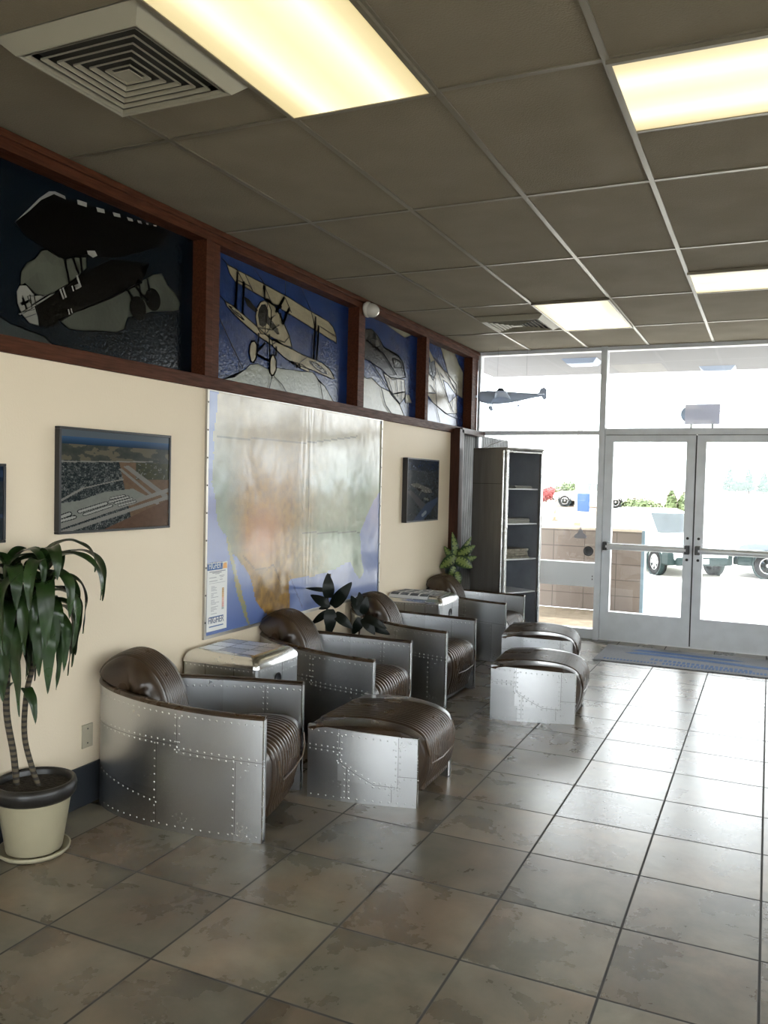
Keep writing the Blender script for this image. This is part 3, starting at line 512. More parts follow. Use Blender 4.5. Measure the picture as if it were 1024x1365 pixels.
# ------------------------------------------------------------------ wall map
def wall_map():
    y0, y1, z0, z1 = 3.965, 6.335, .675, 2.102
    t = thing('wall_map', 'large glossy laminated wall map of the western and central states', 'map', (0, 5.15, z0))
    ly = 5.15
    land = [(4.056, 2.105),(4.032, 1.84),(4.017, 1.672),(4.005, 1.576),(4.042, 1.456),(4.066, 1.31),(4.161, 1.251),(4.195, 1.156),(4.283, 1.099),(4.386, 1.014),(4.458, 0.903),(4.521, 0.777),(4.583, 0.723),(4.658, 0.699),(4.919, 0.663),(4.916, 0.755),(4.889, 0.899),(4.992, 0.917),(5.192, 0.905),(5.436, 0.92),(5.631, 0.942),(5.837, 0.973),(5.906, 0.878),(6.009, 0.803),(6.069, 0.864),(6.019, 0.968),(5.965, 1.168),(6.078, 1.296),(6.188, 1.393),(6.361, 1.528),(6.327, 2.142)]
    baja = [(4.156, 1.257),(4.209, 1.18),(4.263, 1.038),(4.326, 0.917),(4.388, 0.794),(4.43, 0.691),(4.414, 0.68),(4.353, 0.773),(4.278, 0.897),(4.235, 1.027),(4.176, 1.169)]
    seams = [(4.478, 1.025),(4.623, 1.013),(4.623, 1.013),(4.697, 1.034),(4.697, 1.034),(4.791, 0.909),(4.338, 1.121),(4.478, 1.025),(4.062, 1.842),(5.154, 1.861),(5.154, 1.861),(5.897, 1.947),(5.064, 1.227),(5.971, 1.193),(4.909, 0.939),(5.084, 0.706),(5.144, 2.12),(5.149, 1.267)]
    seams = [(seams[2*i], seams[2*i+1]) for i in range(len(seams)//2)]
    cmt, cog, cbr = ([(4.285, 1.427),(4.566, 1.237),(4.702, 0.863)])
    ny, nz = 190, 118; mb = MB()
    yc = [(5.141, 1.615)][0][0]
    def wrinkle(y, z):
        w = 0
        for d, h, wd in ((0, .0035, .012), (.035, .0025, .009), (-.06, .003, .016), (-.10, .002, .010)): w += h*math.exp(-((y-yc-d-.012*math.sin(z*5+d*40))/wd)**2)*(.4+.6*min(1, max(0, (z-.9))))
        return w+.004*(fbm(y*3.2, z*3.0, 77, 3)-.5)+.0012*(fbm(y*14, z*9, 78, 2)-.5)
    rows = [[(.008+wrinkle(y0+(y1-y0)*i/ny, z0+(z1-z0)*j/nz), y0+(y1-y0)*i/ny-ly, (z1-z0)*j/nz) for j in range(nz+1)] for i in range(ny+1)]
    def mixc(a, b, k): k = max(0, min(1, k)); return tuple(p*(1-k)+q*k for p, q in zip(a, b))
    def tf(i, j):
        y, z = y0+(y1-y0)*(i+.5)/ny, z0+(z1-z0)*(j+.5)/nz
        wy, wz = y+.05*(fbm(y*7, z*7, 11)-.5), z+.05*(fbm(y*7, z*7, 17)-.5)
        n = fbm(y*14, z*20, 21); n2 = fbm(y*4, z*4, 31); st = fbm(y*34, z*26, 41, 3)
        if inside((wy, wz), baja): c = mixc((.24, .30, .22), (.45, .36, .18), n)
        elif inside((wy, wz), land):
            u = (y-y0)/(y1-y0)
            west = mixc((.46, .29, .12), (.24, .15, .07), st*1.5-.2); east = mixc((.20, .30, .22), (.30, .36, .27), n2*1.5-.2)
            c = mixc(west, east, (u-.42+.18*(n2-.5))*5)
            dd = math.hypot(y-cog[0], (z-cog[1])*1.3); c = mixc((.52, .24, .12), c, dd*3.5-.1)
            if u < .16+.06*n2: c = mixc((.20, .27, .22), c, (u-.07)*9)
            c = mixc(c, (.56, .48, .34), (z-1.55)*2.2)
            c = tuple(v*(.8+.4*n) for v in c)
        else: c = mixc((.20, .26, .50), (.26, .32, .55), n2)
        for a, b in seams:
            if segd((y, z), a, b) < .006: c = tuple(v*.55 for v in c)
        g_ = sum(c)/3; return tuple(max(0, (g_+(v-g_)*1.4)*.58) for v in c)
    mb.grid(rows, tf=tf, smooth=True, flip=True)
    mb.add([(0, y0-ly, 0), (0, y1-ly, 0), (0, y1-ly, z1-z0), (0, y0-ly, z1-z0)], [[0, 1, 2, 3]])
    mb.build('map_sheet', M_map, t)
    f = MB(); w = .018
    for a, b in (((y0-w, -w), (y1+w, 0)), ((y0-w, z1-z0), (y1+w, z1-z0+.006)), ((y0-w, 0), (y0, z1-z0)), ((y1, 0), (y1+w, z1-z0))): f.box((0, a[0]-ly, a[1]), (.016, b[0]-ly, b[1]))
    f.build('frame', mat('thin_metal_frame', (.42, .40, .36), .35, met=.7), t)
    for k in range(9):
        for yy in (y0-.009, y1+.009): MB().lathe([(0, .003), (.005, .002), (.006, 0)], (.016, yy-ly, .08+k*.16), 8, axis=(1, 0, 0)).build('screw', M_screw, t)
    q = [(3.975, 1.099),(4.173, 1.088),(4.174, 0.687),(3.98, 0.696)]
    ya, yb, zb, zt = q[0][0], q[1][0], q[3][1], q[0][1]
    lg = MB().box((.010, ya-ly, zb-z0), (.012, yb-ly, zt-z0)).build('legend_label', M_paper, t); lg['label'] = 'white legend label with blue HIGHER header'
    h = zt-zb; wd = yb-ya
    M_blue = mat('print_blue', (.03, .10, .28), .5)
    for n_, (u0, u1, v0, v1) in (('blue_header', (0, .74, .895, .99)), ('rule_line', (.12, .82, .195, .21)), ('rule_line', (.12, .82, .06, .075))): MB().box((.012, ya+u0*wd-ly, zb-z0+v0*h), (.0135, ya+u1*wd-ly, zb-z0+v1*h)).build(n_, M_blue, lg)
    MB().prism([(.76, .9), (.98, .9), (.95, .985), (.8, .98)], lambda u, v, e: (.012+e, ya+u*wd-ly, zb-z0+v*h), .001).build('orange_mark', mat('print_orange', (.75, .38, .12), .5), lg)
    l = MB(); rr = random.Random(3)
    for (u0, v, u1, hh) in [(.1, .865, .9, .012), (.25, .845, .7, .012), (.4, .83, .6, .006), (.1, .78, .45, .008), (.6, .795, .85, .008), (.65, .775, .8, .006), (.1, .73, .5, .008), (.62, .74, .75, .008), (.1, .70, .9, .004)]+[(.2, .65-.02*k-.02*(k//4), .3+.3*rr.random(), .006) for k in range(17)]:
        l.box((.012, ya+u0*wd-ly, zb-z0+v*h), (.0128, ya+u1*wd-ly, zb-z0+(v+hh)*h))
    l.build('small_print', mat('print_grey', (.25, .25, .28), .6), lg)
    cbar = MB()
    for k in range(18):
        c = [(.5, .3, .12), (.6, .35, .15), (.7, .4, .3), (.6, .3, .25), (.35, .38, .36)][min(4, k//4)]
        cbar.box((.012, ya+.74*wd-ly, zb-z0+(.60-.018*k)*h), (.0128, ya+.84*wd-ly, zb-z0+(.615-.018*k)*h), tint=c)
    cbar.build('colour_key', M_news, lg)
    def text(s, size, y, z, colr, par, x=.0136, sx=1.0):
        cu = bpy.data.curves.new('lettering', 'FONT'); cu.body = s; cu.size = size; cu.align_x = 'CENTER'; cu.extrude = .0003
        o = bpy.data.objects.new('lettering', cu); COL.objects.link(o); dg = bpy.context.evaluated_depsgraph_get(); me = bpy.data.meshes.new_from_object(o.evaluated_get(dg))
        bpy.data.objects.remove(o); ob = bpy.data.objects.new('lettering', me); COL.objects.link(ob); ob.parent = par
        ob.location = (x, y-ly, z); ob.rotation_euler = (math.radians(90), 0, math.radians(90)); ob.scale = (sx, 1, 1); me.materials.clear(); me.materials.append(colr); return ob
    text('HIGHER', .055, ya+.36*wd, zt-z0-.085*h, M_paper, lg, sx=.62); text('HIGHER', .055, ya+.45*wd, zb-z0+.115*h, mat('print_navy', (.05, .08, .18), .5), lg, sx=.80)
wall_map()
# ------------------------------------------------------------------ framed aerial photographs
def picture(y0, y1, z0, z1, label, tf, fw=.012, dep=.032, ny=230, nz=150, edge='black'):
    t = thing('framed_picture', label, 'picture', (0, (y0+y1)/2, z0), 0, 'framed aerial photographs'); ly = (y0+y1)/2
    f = MB()
    for a, b in (((y0, 0), (y1, fw)), ((y0, z1-z0-fw), (y1, z1-z0)), ((y0, fw), (y0+fw, z1-z0-fw)), ((y1-fw, fw), (y1, z1-z0-fw))): f.box((0, a[0]-ly, a[1]), (dep, b[0]-ly, b[1]), bev=.002)
    f.build('frame', M_black, t)
    ya, yb, za, zb = y0+fw, y1-fw, z0+fw, z1-fw; mb = MB()
    rows = [[(dep-.006, ya+(yb-ya)*i/ny-ly, za-z0+(zb-za)*j/nz) for j in range(nz+1)] for i in range(ny+1)]
    mb.grid(rows, tf=lambda i, j: tf((i+.5)/ny, (j+.5)/nz), smooth=False, flip=True); mb.build('print', M_col, t)
# crop pixel helper polygons for the picture (u from left, v from bottom)
def uv(P): return [((x-110)/(835), 1-(y-55-(x-110)*.075)/(838-(x-110)*.115)) for x, y in P]
ocean = (.02, .045, .09)
RW = [uv([(520, 380), (545, 375), (800, 590), (780, 600)]), uv([(560, 360), (600, 350), (940, 600), (940, 650)])]
APR = uv([(240, 640), (420, 570), (640, 545), (780, 620), (640, 680), (240, 790), (110, 860), (110, 660)])
ROADS = [(uv([(110, 850), (940, 560)]), .022), (uv([(130, 895), (940, 620)]), .020), (uv([(840, 665), (940, 745)]), .016), (uv([(110, 640), (260, 540)]), .010), (uv([(260, 540), (560, 465)]), .006), (uv([(110, 320), (800, 320)]), .006)]
HANG = [(uv([(240, 730), (430, 665)]), .012), (uv([(275, 755), (470, 685)]), .010), (uv([(465, 625), (570, 602)]), .008), (uv([(455, 655), (600, 615)]), .009), (uv([(500, 665), (630, 630)]), .008), (uv([(530, 685), (660, 650)]), .008), (uv([(110, 775), (170, 748)]), .014), (uv([(110, 805), (205, 775)]), .012)]
BRN = uv([(520, 830), (940, 640), (940, 860), (420, 880)])
def aerial1(u, v): return tuple(q*.55 for q in aerial1_(u, v))
def aerial1_(u, v):
    n = fbm(u*40, v*40, 51); n2 = fbm(u*9, v*14, 61); r = _h(int(u*115), int(v*100), 9)*.6+.4*_h(int(u*38), int(v*40), 10)
    if v > .93: c = (.14, .17, .20)
    elif v > .86-.0*u: c = tuple(o*(1+2*(v-.86)/.07) for o in ocean)
    elif v > .70: c = (.05+.10*n2*n, .06+.09*n2*n, .055+.06*n2*n) if n2 < .55 else (.17, .15, .11)
    elif u < .50+.2*(.7-v): c = (.02+.26*r**3, .028+.27*r**3, .032+.26*r**3)
    else: c = (.16+.07*n, .10+.05*n, .065+.03*n)
    if .52 < v < .70 and u > .66: c = (.04+.05*n, .045+.05*n, .04) if r < .8 else (.25, .25, .24)
    if inside((u, v), APR): c = (.24+.06*n, .25+.06*n, .23+.05*n)
    for P in RW:
        if inside((u, v), P): c = (.27, .26, .24)
    for (P, w) in ROADS:
        if segd((u, v), P[0], P[1]) < w: c = (.30, .29, .27)
    for (P, w) in HANG:
        d = segd((u, v), P[0], P[1])
        if d < w: c = (.45, .45, .42) if v > 0 else c
        elif d < w*1.7: c = (.03, .035, .035)
    if inside((u, v), BRN): c = (.13+.05*n, .075+.03*n, .05+.02*n)
    return c
picture(2.829, 3.611, 1.325, 1.820, 'black framed aerial photograph of an airport and coast near the plant', aerial1)
def aerial2(u, v): return tuple(q*.5 for q in aerial2_(u, v))
def aerial2_(u, v):
    n = fbm(u*30, v*40, 71); n2 = fbm(u*7, v*9, 81); r = _h(int(u*40), int(v*50), 19)
    c = (.035+.03*n, .045+.035*n, .055+.04*n)
    if v > .82: c = (.025, .04, .075)
    if .45 < v < .62 and inside((u, v), [(.1, .6), (.3, .62), (.75, .52), (.85, .42), (.7, .42), (.2, .55)]): c = (.20, .20, .18)
    if inside((u, v), [(.2, .56), (.45, .52), (.4, .47), (.25, .54)]): c = (.03, .03, .03)
    if inside((u, v), [(0, .48), (.12, .5), (.62, .25), (.45, .18)]): c = (.10, .105, .115)
    if inside((u, v), [(1, .38), (.62, .28), (.2, .0), (.5, .0), (.75, .12), (1, .3)]): c = (.07, .10, .17)
    if segd((u, v), (.5, .08), (.6, .13)) < .03: c = (.35, .4, .45)
    if segd((u, v), (.55, .36), (.68, .34)) < .018: c = (.22, .23, .2)
    if segd((u, v), (.48, .52), (.38, .42)) < .01: c = (.2, .2, .18)
    if r > .9 and v > .45: c = tuple(q*2 for q in c)
    return c
picture(6.822, 7.60, 1.236, 1.816, 'smaller looking dark framed aerial photograph between the map and the wood column', aerial2, nz=90, ny=100, dep=.05)
picture(1.75, 2.543, 1.305, 1.640, 'framed picture at the left edge, only its end showing', aerial2, nz=20, ny=20, dep=.025)
o_ = thing('wall_outlet', 'beige outlet cover plate low on the wall beside the nearest armchair', 'outlet', (0, 3.046, .28))
MB().box((0, -.035, 0), (.007, .035, .114), bev=.002).build('cover_plate', mat('beige_plate', (.40, .36, .27), .4), o_)
MB().lathe([(0, .0015), (.004, .001), (.004, 0)], (.007, 0, .022), 8, axis=(1, 0, 0)).build('screw', M_screw, o_)
MB().lathe([(0, .0015), (.004, .001), (.004, 0)], (.007, 0, .092), 8, axis=(1, 0, 0)).build('screw', M_screw, o_)
# ------------------------------------------------------------------ riveted sheet builder
class Sheet:
    """a bent upright metal sheet following a plan path, with rivets, seams and patches"""
    def __init__(s, path, ztop, zbot, th):
        P = [Vector(p) for p in path]; L = [0]
        for a, b in zip(P, P[1:]): L.append(L[-1]+(b-a).length)
        s.P, s.L, s.len, s.ztop, s.zbot, s.th = P, L, L[-1], ztop, zbot, th; s.mb = MB()
    def at(s, t):
        t = max(0, min(s.len, t)); i = 0
        while i < len(s.L)-2 and s.L[i+1] < t: i += 1
        k = (t-s.L[i])/max(1e-6, s.L[i+1]-s.L[i]); p = s.P[i].lerp(s.P[i+1], k)
        a = s.P[max(0, i-1)] if k < .5 else s.P[i]; b = s.P[i+1] if k < .5 else s.P[min(len(s.P)-1, i+2)]
        d = (b-a).normalized(); return p, Vector((d.y, -d.x))      # outward normal: right of travel
    def pos(s, t, z, off=0):
        p, n = s.at(t); q = p+n*off; return Vector((q.x, q.y, z))
    def body(s, n, m, patch=None, rims=True):
        T = [s.len*i/n for i in range(n+1)]
        def Z(t, j): return s.zbot+(s.ztop(t)-s.zbot)*j/m
        tfo = (lambda i, j: patch((T[i]+T[i+1])/2, Z(T[i], j+.5))) if patch else None
        s.mb.grid([[s.pos(t, Z(t, j)) for j in range(m+1)] for t in T], tf=tfo)
        s.mb.grid([[s.pos(t, Z(t, j), -s.th) for j in range(m+1)] for t in T], flip=True, tf=tfo)
        s.mb.grid([[s.pos(t, s.ztop(t)), s.pos(t, s.ztop(t), -s.th)] for t in T]); s.mb.grid([[s.pos(t, s.zbot, -s.th), s.pos(t, s.zbot)] for t in T])
    def rim(s, t, sgn):                      # rounded bright end edge
        p, nn = s.at(t); d = Vector((nn.y, -nn.x))*sgn*-1
        mb = MB(); rows = []
        for k in range(9):
            a = math.pi*k/8; c = p-nn*s.th/2; off = nn*(s.th/2+.002)*math.cos(a)+d*(s.th/2*.9)*math.sin(a)
            rows.append([(c.x+off.x, c.y+off.y, z) for z in (s.zbot, s.ztop(t))])
        mb.grid(rows, flip=sgn > 0); mb.add([r[1] for r in rows], [list(range(9))]); mb.add([r[0] for r in rows], [list(range(9))[::-1]]); return mb
    def rivets(s, pts, sp=.034, inner=False, r=.0048, h=.0028):
        for (t0, z0), (t1, z1) in zip(pts, pts[1:]):
            n = max(1, int(math.hypot(t1-t0, z1-z0)/sp))
            for k in range(n+1):
                t, z = t0+(t1-t0)*k/n, z0+(z1-z0)*k/n
                if z > s.ztop(t)-.008: continue
                p, nn = s.at(t); nv = Vector((nn.x, nn.y, 0))*(-1 if inner else 1); c = s.pos(t, z, -s.th if inner else 0)
                tv = Vector((-nn.y, nn.x, 0)); R = []
                for rr, hh in ((r, 0), (r*.8, h*.65)):
                    for q in range(6): a = q*math.pi/3; R.append(c+tv*rr*math.cos(a)+Vector((0, 0, rr*math.sin(a)))+nv*hh)
                R.append(c+nv*h)
                fs = [[q, (q+1) % 6, 6+(q+1) % 6, 6+q] for q in range(6)]+[[6+q, 6+(q+1) % 6, 12] for q in range(6)]
                s.mb.add(R, fs, (1.0, 1.0, 1.0), True)
    def seam(s, pts, inner=False, w=.0015, tint=(.5, .5, .51)):
        for (t0, z0), (t1, z1) in zip(pts, pts[1:]):
            n = max(1, int(math.hypot(t1-t0, z1-z0)/.03)); A = []
            d = Vector((t1-t0, z1-z0)).normalized(); nn = Vector((-d.y, d.x))*w
            off = -s.th-.0009 if inner else .0009
            for k in range(n+1):
                t, z = t0+(t1-t0)*k/n, z0+(z1-z0)*k/n
                A.append([s.pos(t+nn.x, min(z+nn.y, s.ztop(t)), off), s.pos(t-nn.x, max(z-nn.y, s.zbot), off)])
            s.mb.grid(A, tint=tint)
    def joint(s, pts, both=True, sp=.034, inner=False):
        s.seam(pts, inner); d = .011
        (t0, z0), (t1, z1) = pts[0], pts[-1]
        for a, b in zip(pts, pts[1:]):
            v = Vector((b[0]-a[0], b[1]-a[1])).normalized(); n = Vector((-v.y, v.x))*d
            s.rivets([(a[0]+n.x, a[1]+n.y), (b[0]+n.x, b[1]+n.y)], sp, inner)
            if both: s.rivets([(a[0]-n.x, a[1]-n.y), (b[0]-n.x, b[1]-n.y)], sp, inner)
def cushion(profile, hw, band, nr, crown, rib=.006, closed=True, seg=6, nside=10, cexp=2.4, flatback=False, pillow=0):
    """leather pad: closed side profile (x,z), half width hw(i,x,z), ribs along the profile inside |y|<band"""
    pr = catmull([(p[0], p[1], 0) for p in profile]+[(profile[0][0], profile[0][1], 0)], seg)[:-1]; n = len(pr)
    cols = []
    for k in range(nside): cols.append(('s', -1+k/nside))
    per = 5
    for r in range(nr):
        for k in range(per): cols.append(('r', -1+2*(r+k/per)/nr, k/per))
    cols.append(('r', 1, 0))
    for k in range(1, nside+1): cols.append(('s', k/nside))
    mb = MB(); rows = []
    sg_ = 1 if sum(pr[i].x*pr[(i+1) % n].y-pr[(i+1) % n].x*pr[i].y for i in range(n)) > 0 else -1
    cen = sum(pr, Vector((0, 0, 0)))/n
    for i, p in enumerate(pr):
        t = (pr[(i+1) % n]-pr[i-1]).normalized(); nrm = Vector((t.y, -t.x, 0))*sg_
        w = hw(p.x, p.y); b = min(band, w-.02); row = []
        for c in cols:
            if c[0] == 'r': y = c[1]*b; d = rib*(math.sqrt(max(0, 1-(2*c[2]-1)**2))-.4) if c[2] else -rib*.7
            else:
                s = abs(c[1]); sg = -1 if c[1] < 0 else 1
                if sg < 0: f = 1-(c[1]+1)      # 1 -> 0 toward band
                else: f = s
                y = sg*(b+(w-b)*f); d = 0
            u = abs(y)/w; e = crown*u**cexp
            q = p+nrm*(d-e) if nrm.y > 0 or not flatback else p+nrm*d-Vector((nrm.x, 0, 0))*e
            if pillow:
                f_ = math.sqrt(max(.0004, 1-u**pillow)); q = cen+(q-cen)*f_; y = y*(.35+.65*f_)+(1 if y > 0 else -1)*.105*.65*(1-f_)
            row.append((q.x, y, q.y))
        rows.append(row)
    mb.grid(rows, closed=True)
    for side in (0, len(cols)-1):
        idx = [r[side] for r in rows]; mb.add(idx, [list(range(n)) if side else list(range(n))[::-1]], smooth=False)
    return mb, pr, cols, rows
# ------------------------------------------------------------------ aviator armchair
HWD, DEP = .345, .94
def hh(d): return HWD*max(0, 1-(min(d, DEP)/DEP)**2.2)**.6
def armchair():
    t = thing('aviator_armchair', 'x', 'armchair', group='riveted aluminium armchairs along the wall')
    pts = []
    for k in range(0, 61):
        th = math.pi/2*k/60; pts.append((-DEP*math.sin(th)**(1/1.1) if k else 0, -HWD*max(0, math.cos(th))**1.2))
    full = pts+[(x, -y) for x, y in pts[::-1][1:]]
    full = full[::-1]      # travel so that the outward normal is on the right
    s = Sheet(full, None, 0, .034); Lh = s.len/2
    s.ztop = lambda q: .548+.055*max(0, (1-abs(q-Lh)/Lh))**1.6
    rs = random.Random(5)
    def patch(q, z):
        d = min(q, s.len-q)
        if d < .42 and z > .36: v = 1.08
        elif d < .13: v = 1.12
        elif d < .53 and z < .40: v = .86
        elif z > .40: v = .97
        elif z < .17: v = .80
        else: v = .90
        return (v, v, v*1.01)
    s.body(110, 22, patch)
    for o in (0, 1):
        f = (lambda q: q) if o else (lambda q: s.len-q)
        def J(P, both=True, sp=.034): s.joint([(f(a), b) for a, b in P], both, sp)
        J([(.0, .355), (.42, .375), (.42, .52)]); J([(.42, .40), (.98, .41)]); J([(.53, .03), (.53, .39)], False); J([(.13, .03), (.13, .355)], False); J([(.53, .13), (.98, .20)], False)
        s.rivets([(f(.015), .52), (f(.95), .55)], .034); s.rivets([(f(.03), .025), (f(.95), .025)], .042)
        s.rivets([(f(.015), .52), (f(.75), .53)], .034, inner=True, r=.006, h=.004); s.joint([(f(.20), .53), (f(.20), .38)], True, .03, True); s.rivets([(f(.02), .03), (f(.02), .3)], .06, True)
    s.mb.build('metal_shell', M_metal, t)
    r0, r1 = s.rim(0, 1), s.rim(s.len, -1)
    for r in (r0, r1): fixn(r.build('front_edge', M_metalb, t))
    cp = MB(); rows = []
    for k in range(101):
        q = s.len*k/100; c = s.pos(q, s.ztop(q), -s.th/2); _, nn = s.at(q); row = []
        for j in range(9):
            a = math.pi*j/8; off = math.cos(a)*(s.th/2+.006); row.append((c.x+nn.x*off, c.y+nn.y*off, c.z-.003+.017*math.sin(a)))
        rows.append(row+[row[0]])
    cp.grid(rows); cp.add([r for r in rows[0][:9]], [list(range(9))]); cp.add([r for r in rows[-1][:9]], [list(range(9))[::-1]]); fixn(cp.build('arm_trim', M_leather, t))
    seat = [(-.66, .16), (-.70, .30), (-.62, .375), (-.45, .395), (-.28, .41), (-.13, .415), (-.045, .400), (.005, .36), (.022, .29), (.018, .20), (-.005, .11), (-.04, .055), (-.3, .05), (-.6, .06)]
    hws = lambda x, z: hh(max(.02, -x))-.040
    mb, pr, cols, rows = cushion(seat[::-1], hws, .235, 13, .022, rib=.010)
    so = fixn(mb.build('seat', M_leather, t))
    back = [(-.50, .30), (-.53, .45), (-.56, .57), (-.62, .665), (-.70, .73), (-.79, .745), (-.87, .705), (-.908, .65), (-.89, .612), (-.835, .59), (-.80, .50), (-.70, .40), (-.66, .32)]
    def hwb(x, z):
        w_ = hh(min(-x, .90))-.052
        k = max(0, min(1, (z-.615)/.035)); return max(.05, w_)*(1-k)+k*(max(.165, hh(min(-x, .80))-.036)+.012)
    mb, pr, cols, rows = cushion(back, hwb, .095, 9, .012, rib=.011, cexp=3.2, nside=14, pillow=4.5)
    bo = fixn(mb.build('backrest', M_leather, t))
    # base skirt under the seat
    MB().add([(-.06, -.28, .012), (-.06, .28, .012), (-.6, .2, .012), (-.6, -.2, .012), (-.06, -.28, .06), (-.06, .28, .06), (-.6, .2, .06), (-.6, -.2, .06)], [[0, 1, 5, 4], [1, 2, 6, 5], [2, 3, 7, 6], [3, 0, 4, 7], [4, 5, 6, 7], [3, 2, 1, 0]]).build('base', M_black, t)
    # piping where the ribs end on the seat front
    pp = MB(); w = .245
    pp.tube([(.032, -w+.02, .33), (.040, -w+.03, .27), (.040, -w+.07, .225), (.040, 0, .215), (.040, w-.07, .225), (.040, w-.03, .27), (.032, w-.02, .33)], .0045, 6); pp.build('seat_piping', M_seam, so)
    return t
ch = armchair()
ch.location = (.908, 3.396, 0); ch.rotation_euler = (0, 0, math.radians(15.5)); ch['label'] = 'riveted metal armchair with brown ribbed leather nearest the camera beside the potted dracaena'
dup(ch, (.885, 4.715, 0), math.radians(3.5), 'riveted metal armchair between the first trunk table and the rubber plant')
dup(ch, (.925, 5.875, 0), 0, 'riveted metal armchair between the rubber plant and the table with the newspaper', .98)
dup(ch, (.86, 7.555, 0), 0, 'riveted metal armchair behind the newspaper table beside the cabinet', .96)
# ------------------------------------------------------------------ ottomans
def ottoman():
    t = thing('aviator_ottoman', 'x', 'ottoman', group='riveted aluminium ottomans with ribbed leather tops')
    BH, FH, LN = .352, .252, .56
    for sg in (-1, 1):
        P = []
        for k in range(13):
            u = k/12; P.append((-LN*u, sg*(FH+(BH-FH)*u+.018*math.sin(math.pi*u))))
        if sg > 0: P = P[::1]
        else: P = P[::-1]
        # outward normal on the right of travel
        s = Sheet(P if sg > 0 else P, None, 0, .024)
        p, n = s.at(s.len/2)
        if n.y*sg < 0: s = Sheet(P[::-1], None, 0, .024)
        front0 = s.P[0].x > -.1
        f = (lambda q, s=s: q) if front0 else (lambda q, s=s: s.len-q)
        s.ztop = lambda q, f=f, s=s: .342+.028*(f(q)/s.len)
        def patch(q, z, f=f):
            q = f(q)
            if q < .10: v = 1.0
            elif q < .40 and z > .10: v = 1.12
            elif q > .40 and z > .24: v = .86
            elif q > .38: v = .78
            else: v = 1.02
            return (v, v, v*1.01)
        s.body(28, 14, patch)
        J = lambda P_, both=True, s=s, f=f: s.joint([(f(a), b) for a, b in P_], both, .03)
        J([(.10, .342), (.10, .095), (.22, .10), (.32, .15), (.40, .20), (.40, .36)]); J([(.40, .255), (.56, .26)]); J([(.36, .02), (.36, .17)]); J([(.0, .15), (.10, .15)], False); J([(.13, .02), (.13, .095)], False)
        s.rivets([(f(.01), .318), (f(.55), .345)], .034); s.rivets([(f(.02), .018), (f(.55), .018)], .038)
        s.mb.build('side_panel', M_metal, t)
        fixn(s.rim(f(0), 1 if front0 else -1).build('panel_edge', M_metalb, t))
    prof = [(-.52, .075), (-.560, .10), (-.572, .22), (-.572, .335), (-.555, .368), (-.44, .386), (-.28, .398), (-.14, .392), (-.05, .374), (.008, .338), (.034, .27), (.032, .18), (.005, .10), (-.05, .065)]
    hw = lambda x, z: FH+(BH-FH)*min(1, max(0, -x/LN))+.018*math.sin(math.pi*min(1, max(0, -x/LN)))-.025+.029*min(1, max(0, (z-.335)/.012))*min(1, max(0, (.03-x)/.05))
    mb, pr, cols, rows = cushion(prof, hw, .20, 15, .010, rib=.009, cexp=7.0)
    so = fixn(mb.build('leather_top', M_leather, t))
    pp = MB(); pp.tube([(.018, -.20, .33), (.037, -.20, .27), (.038, -.17, .205), (.040, 0, .19), (.038, .17, .205), (.037, .20, .27), (.018, .20, .33)], .0045, 6); pp.build('piping', M_seam, so)
    MB().box((-.50, -.2, .0), (-.08, .2, .07)).build('base', M_black, t)
    return t
ot = ottoman(); ot.location = (1.445, 4.005, 0); ot.rotation_euler = (0, 0, math.radians(1.5)); ot['label'] = 'riveted metal ottoman with ribbed brown leather top nearest the camera'
dup(ot, (1.815, 5.845, 0), math.radians(5), 'riveted metal ottoman in the middle of the floor, in front of the farthest one')
dup(ot, (1.53, 7.00, 0), math.radians(8), 'farthest riveted metal ottoman, partly behind the middle one near the cabinet')
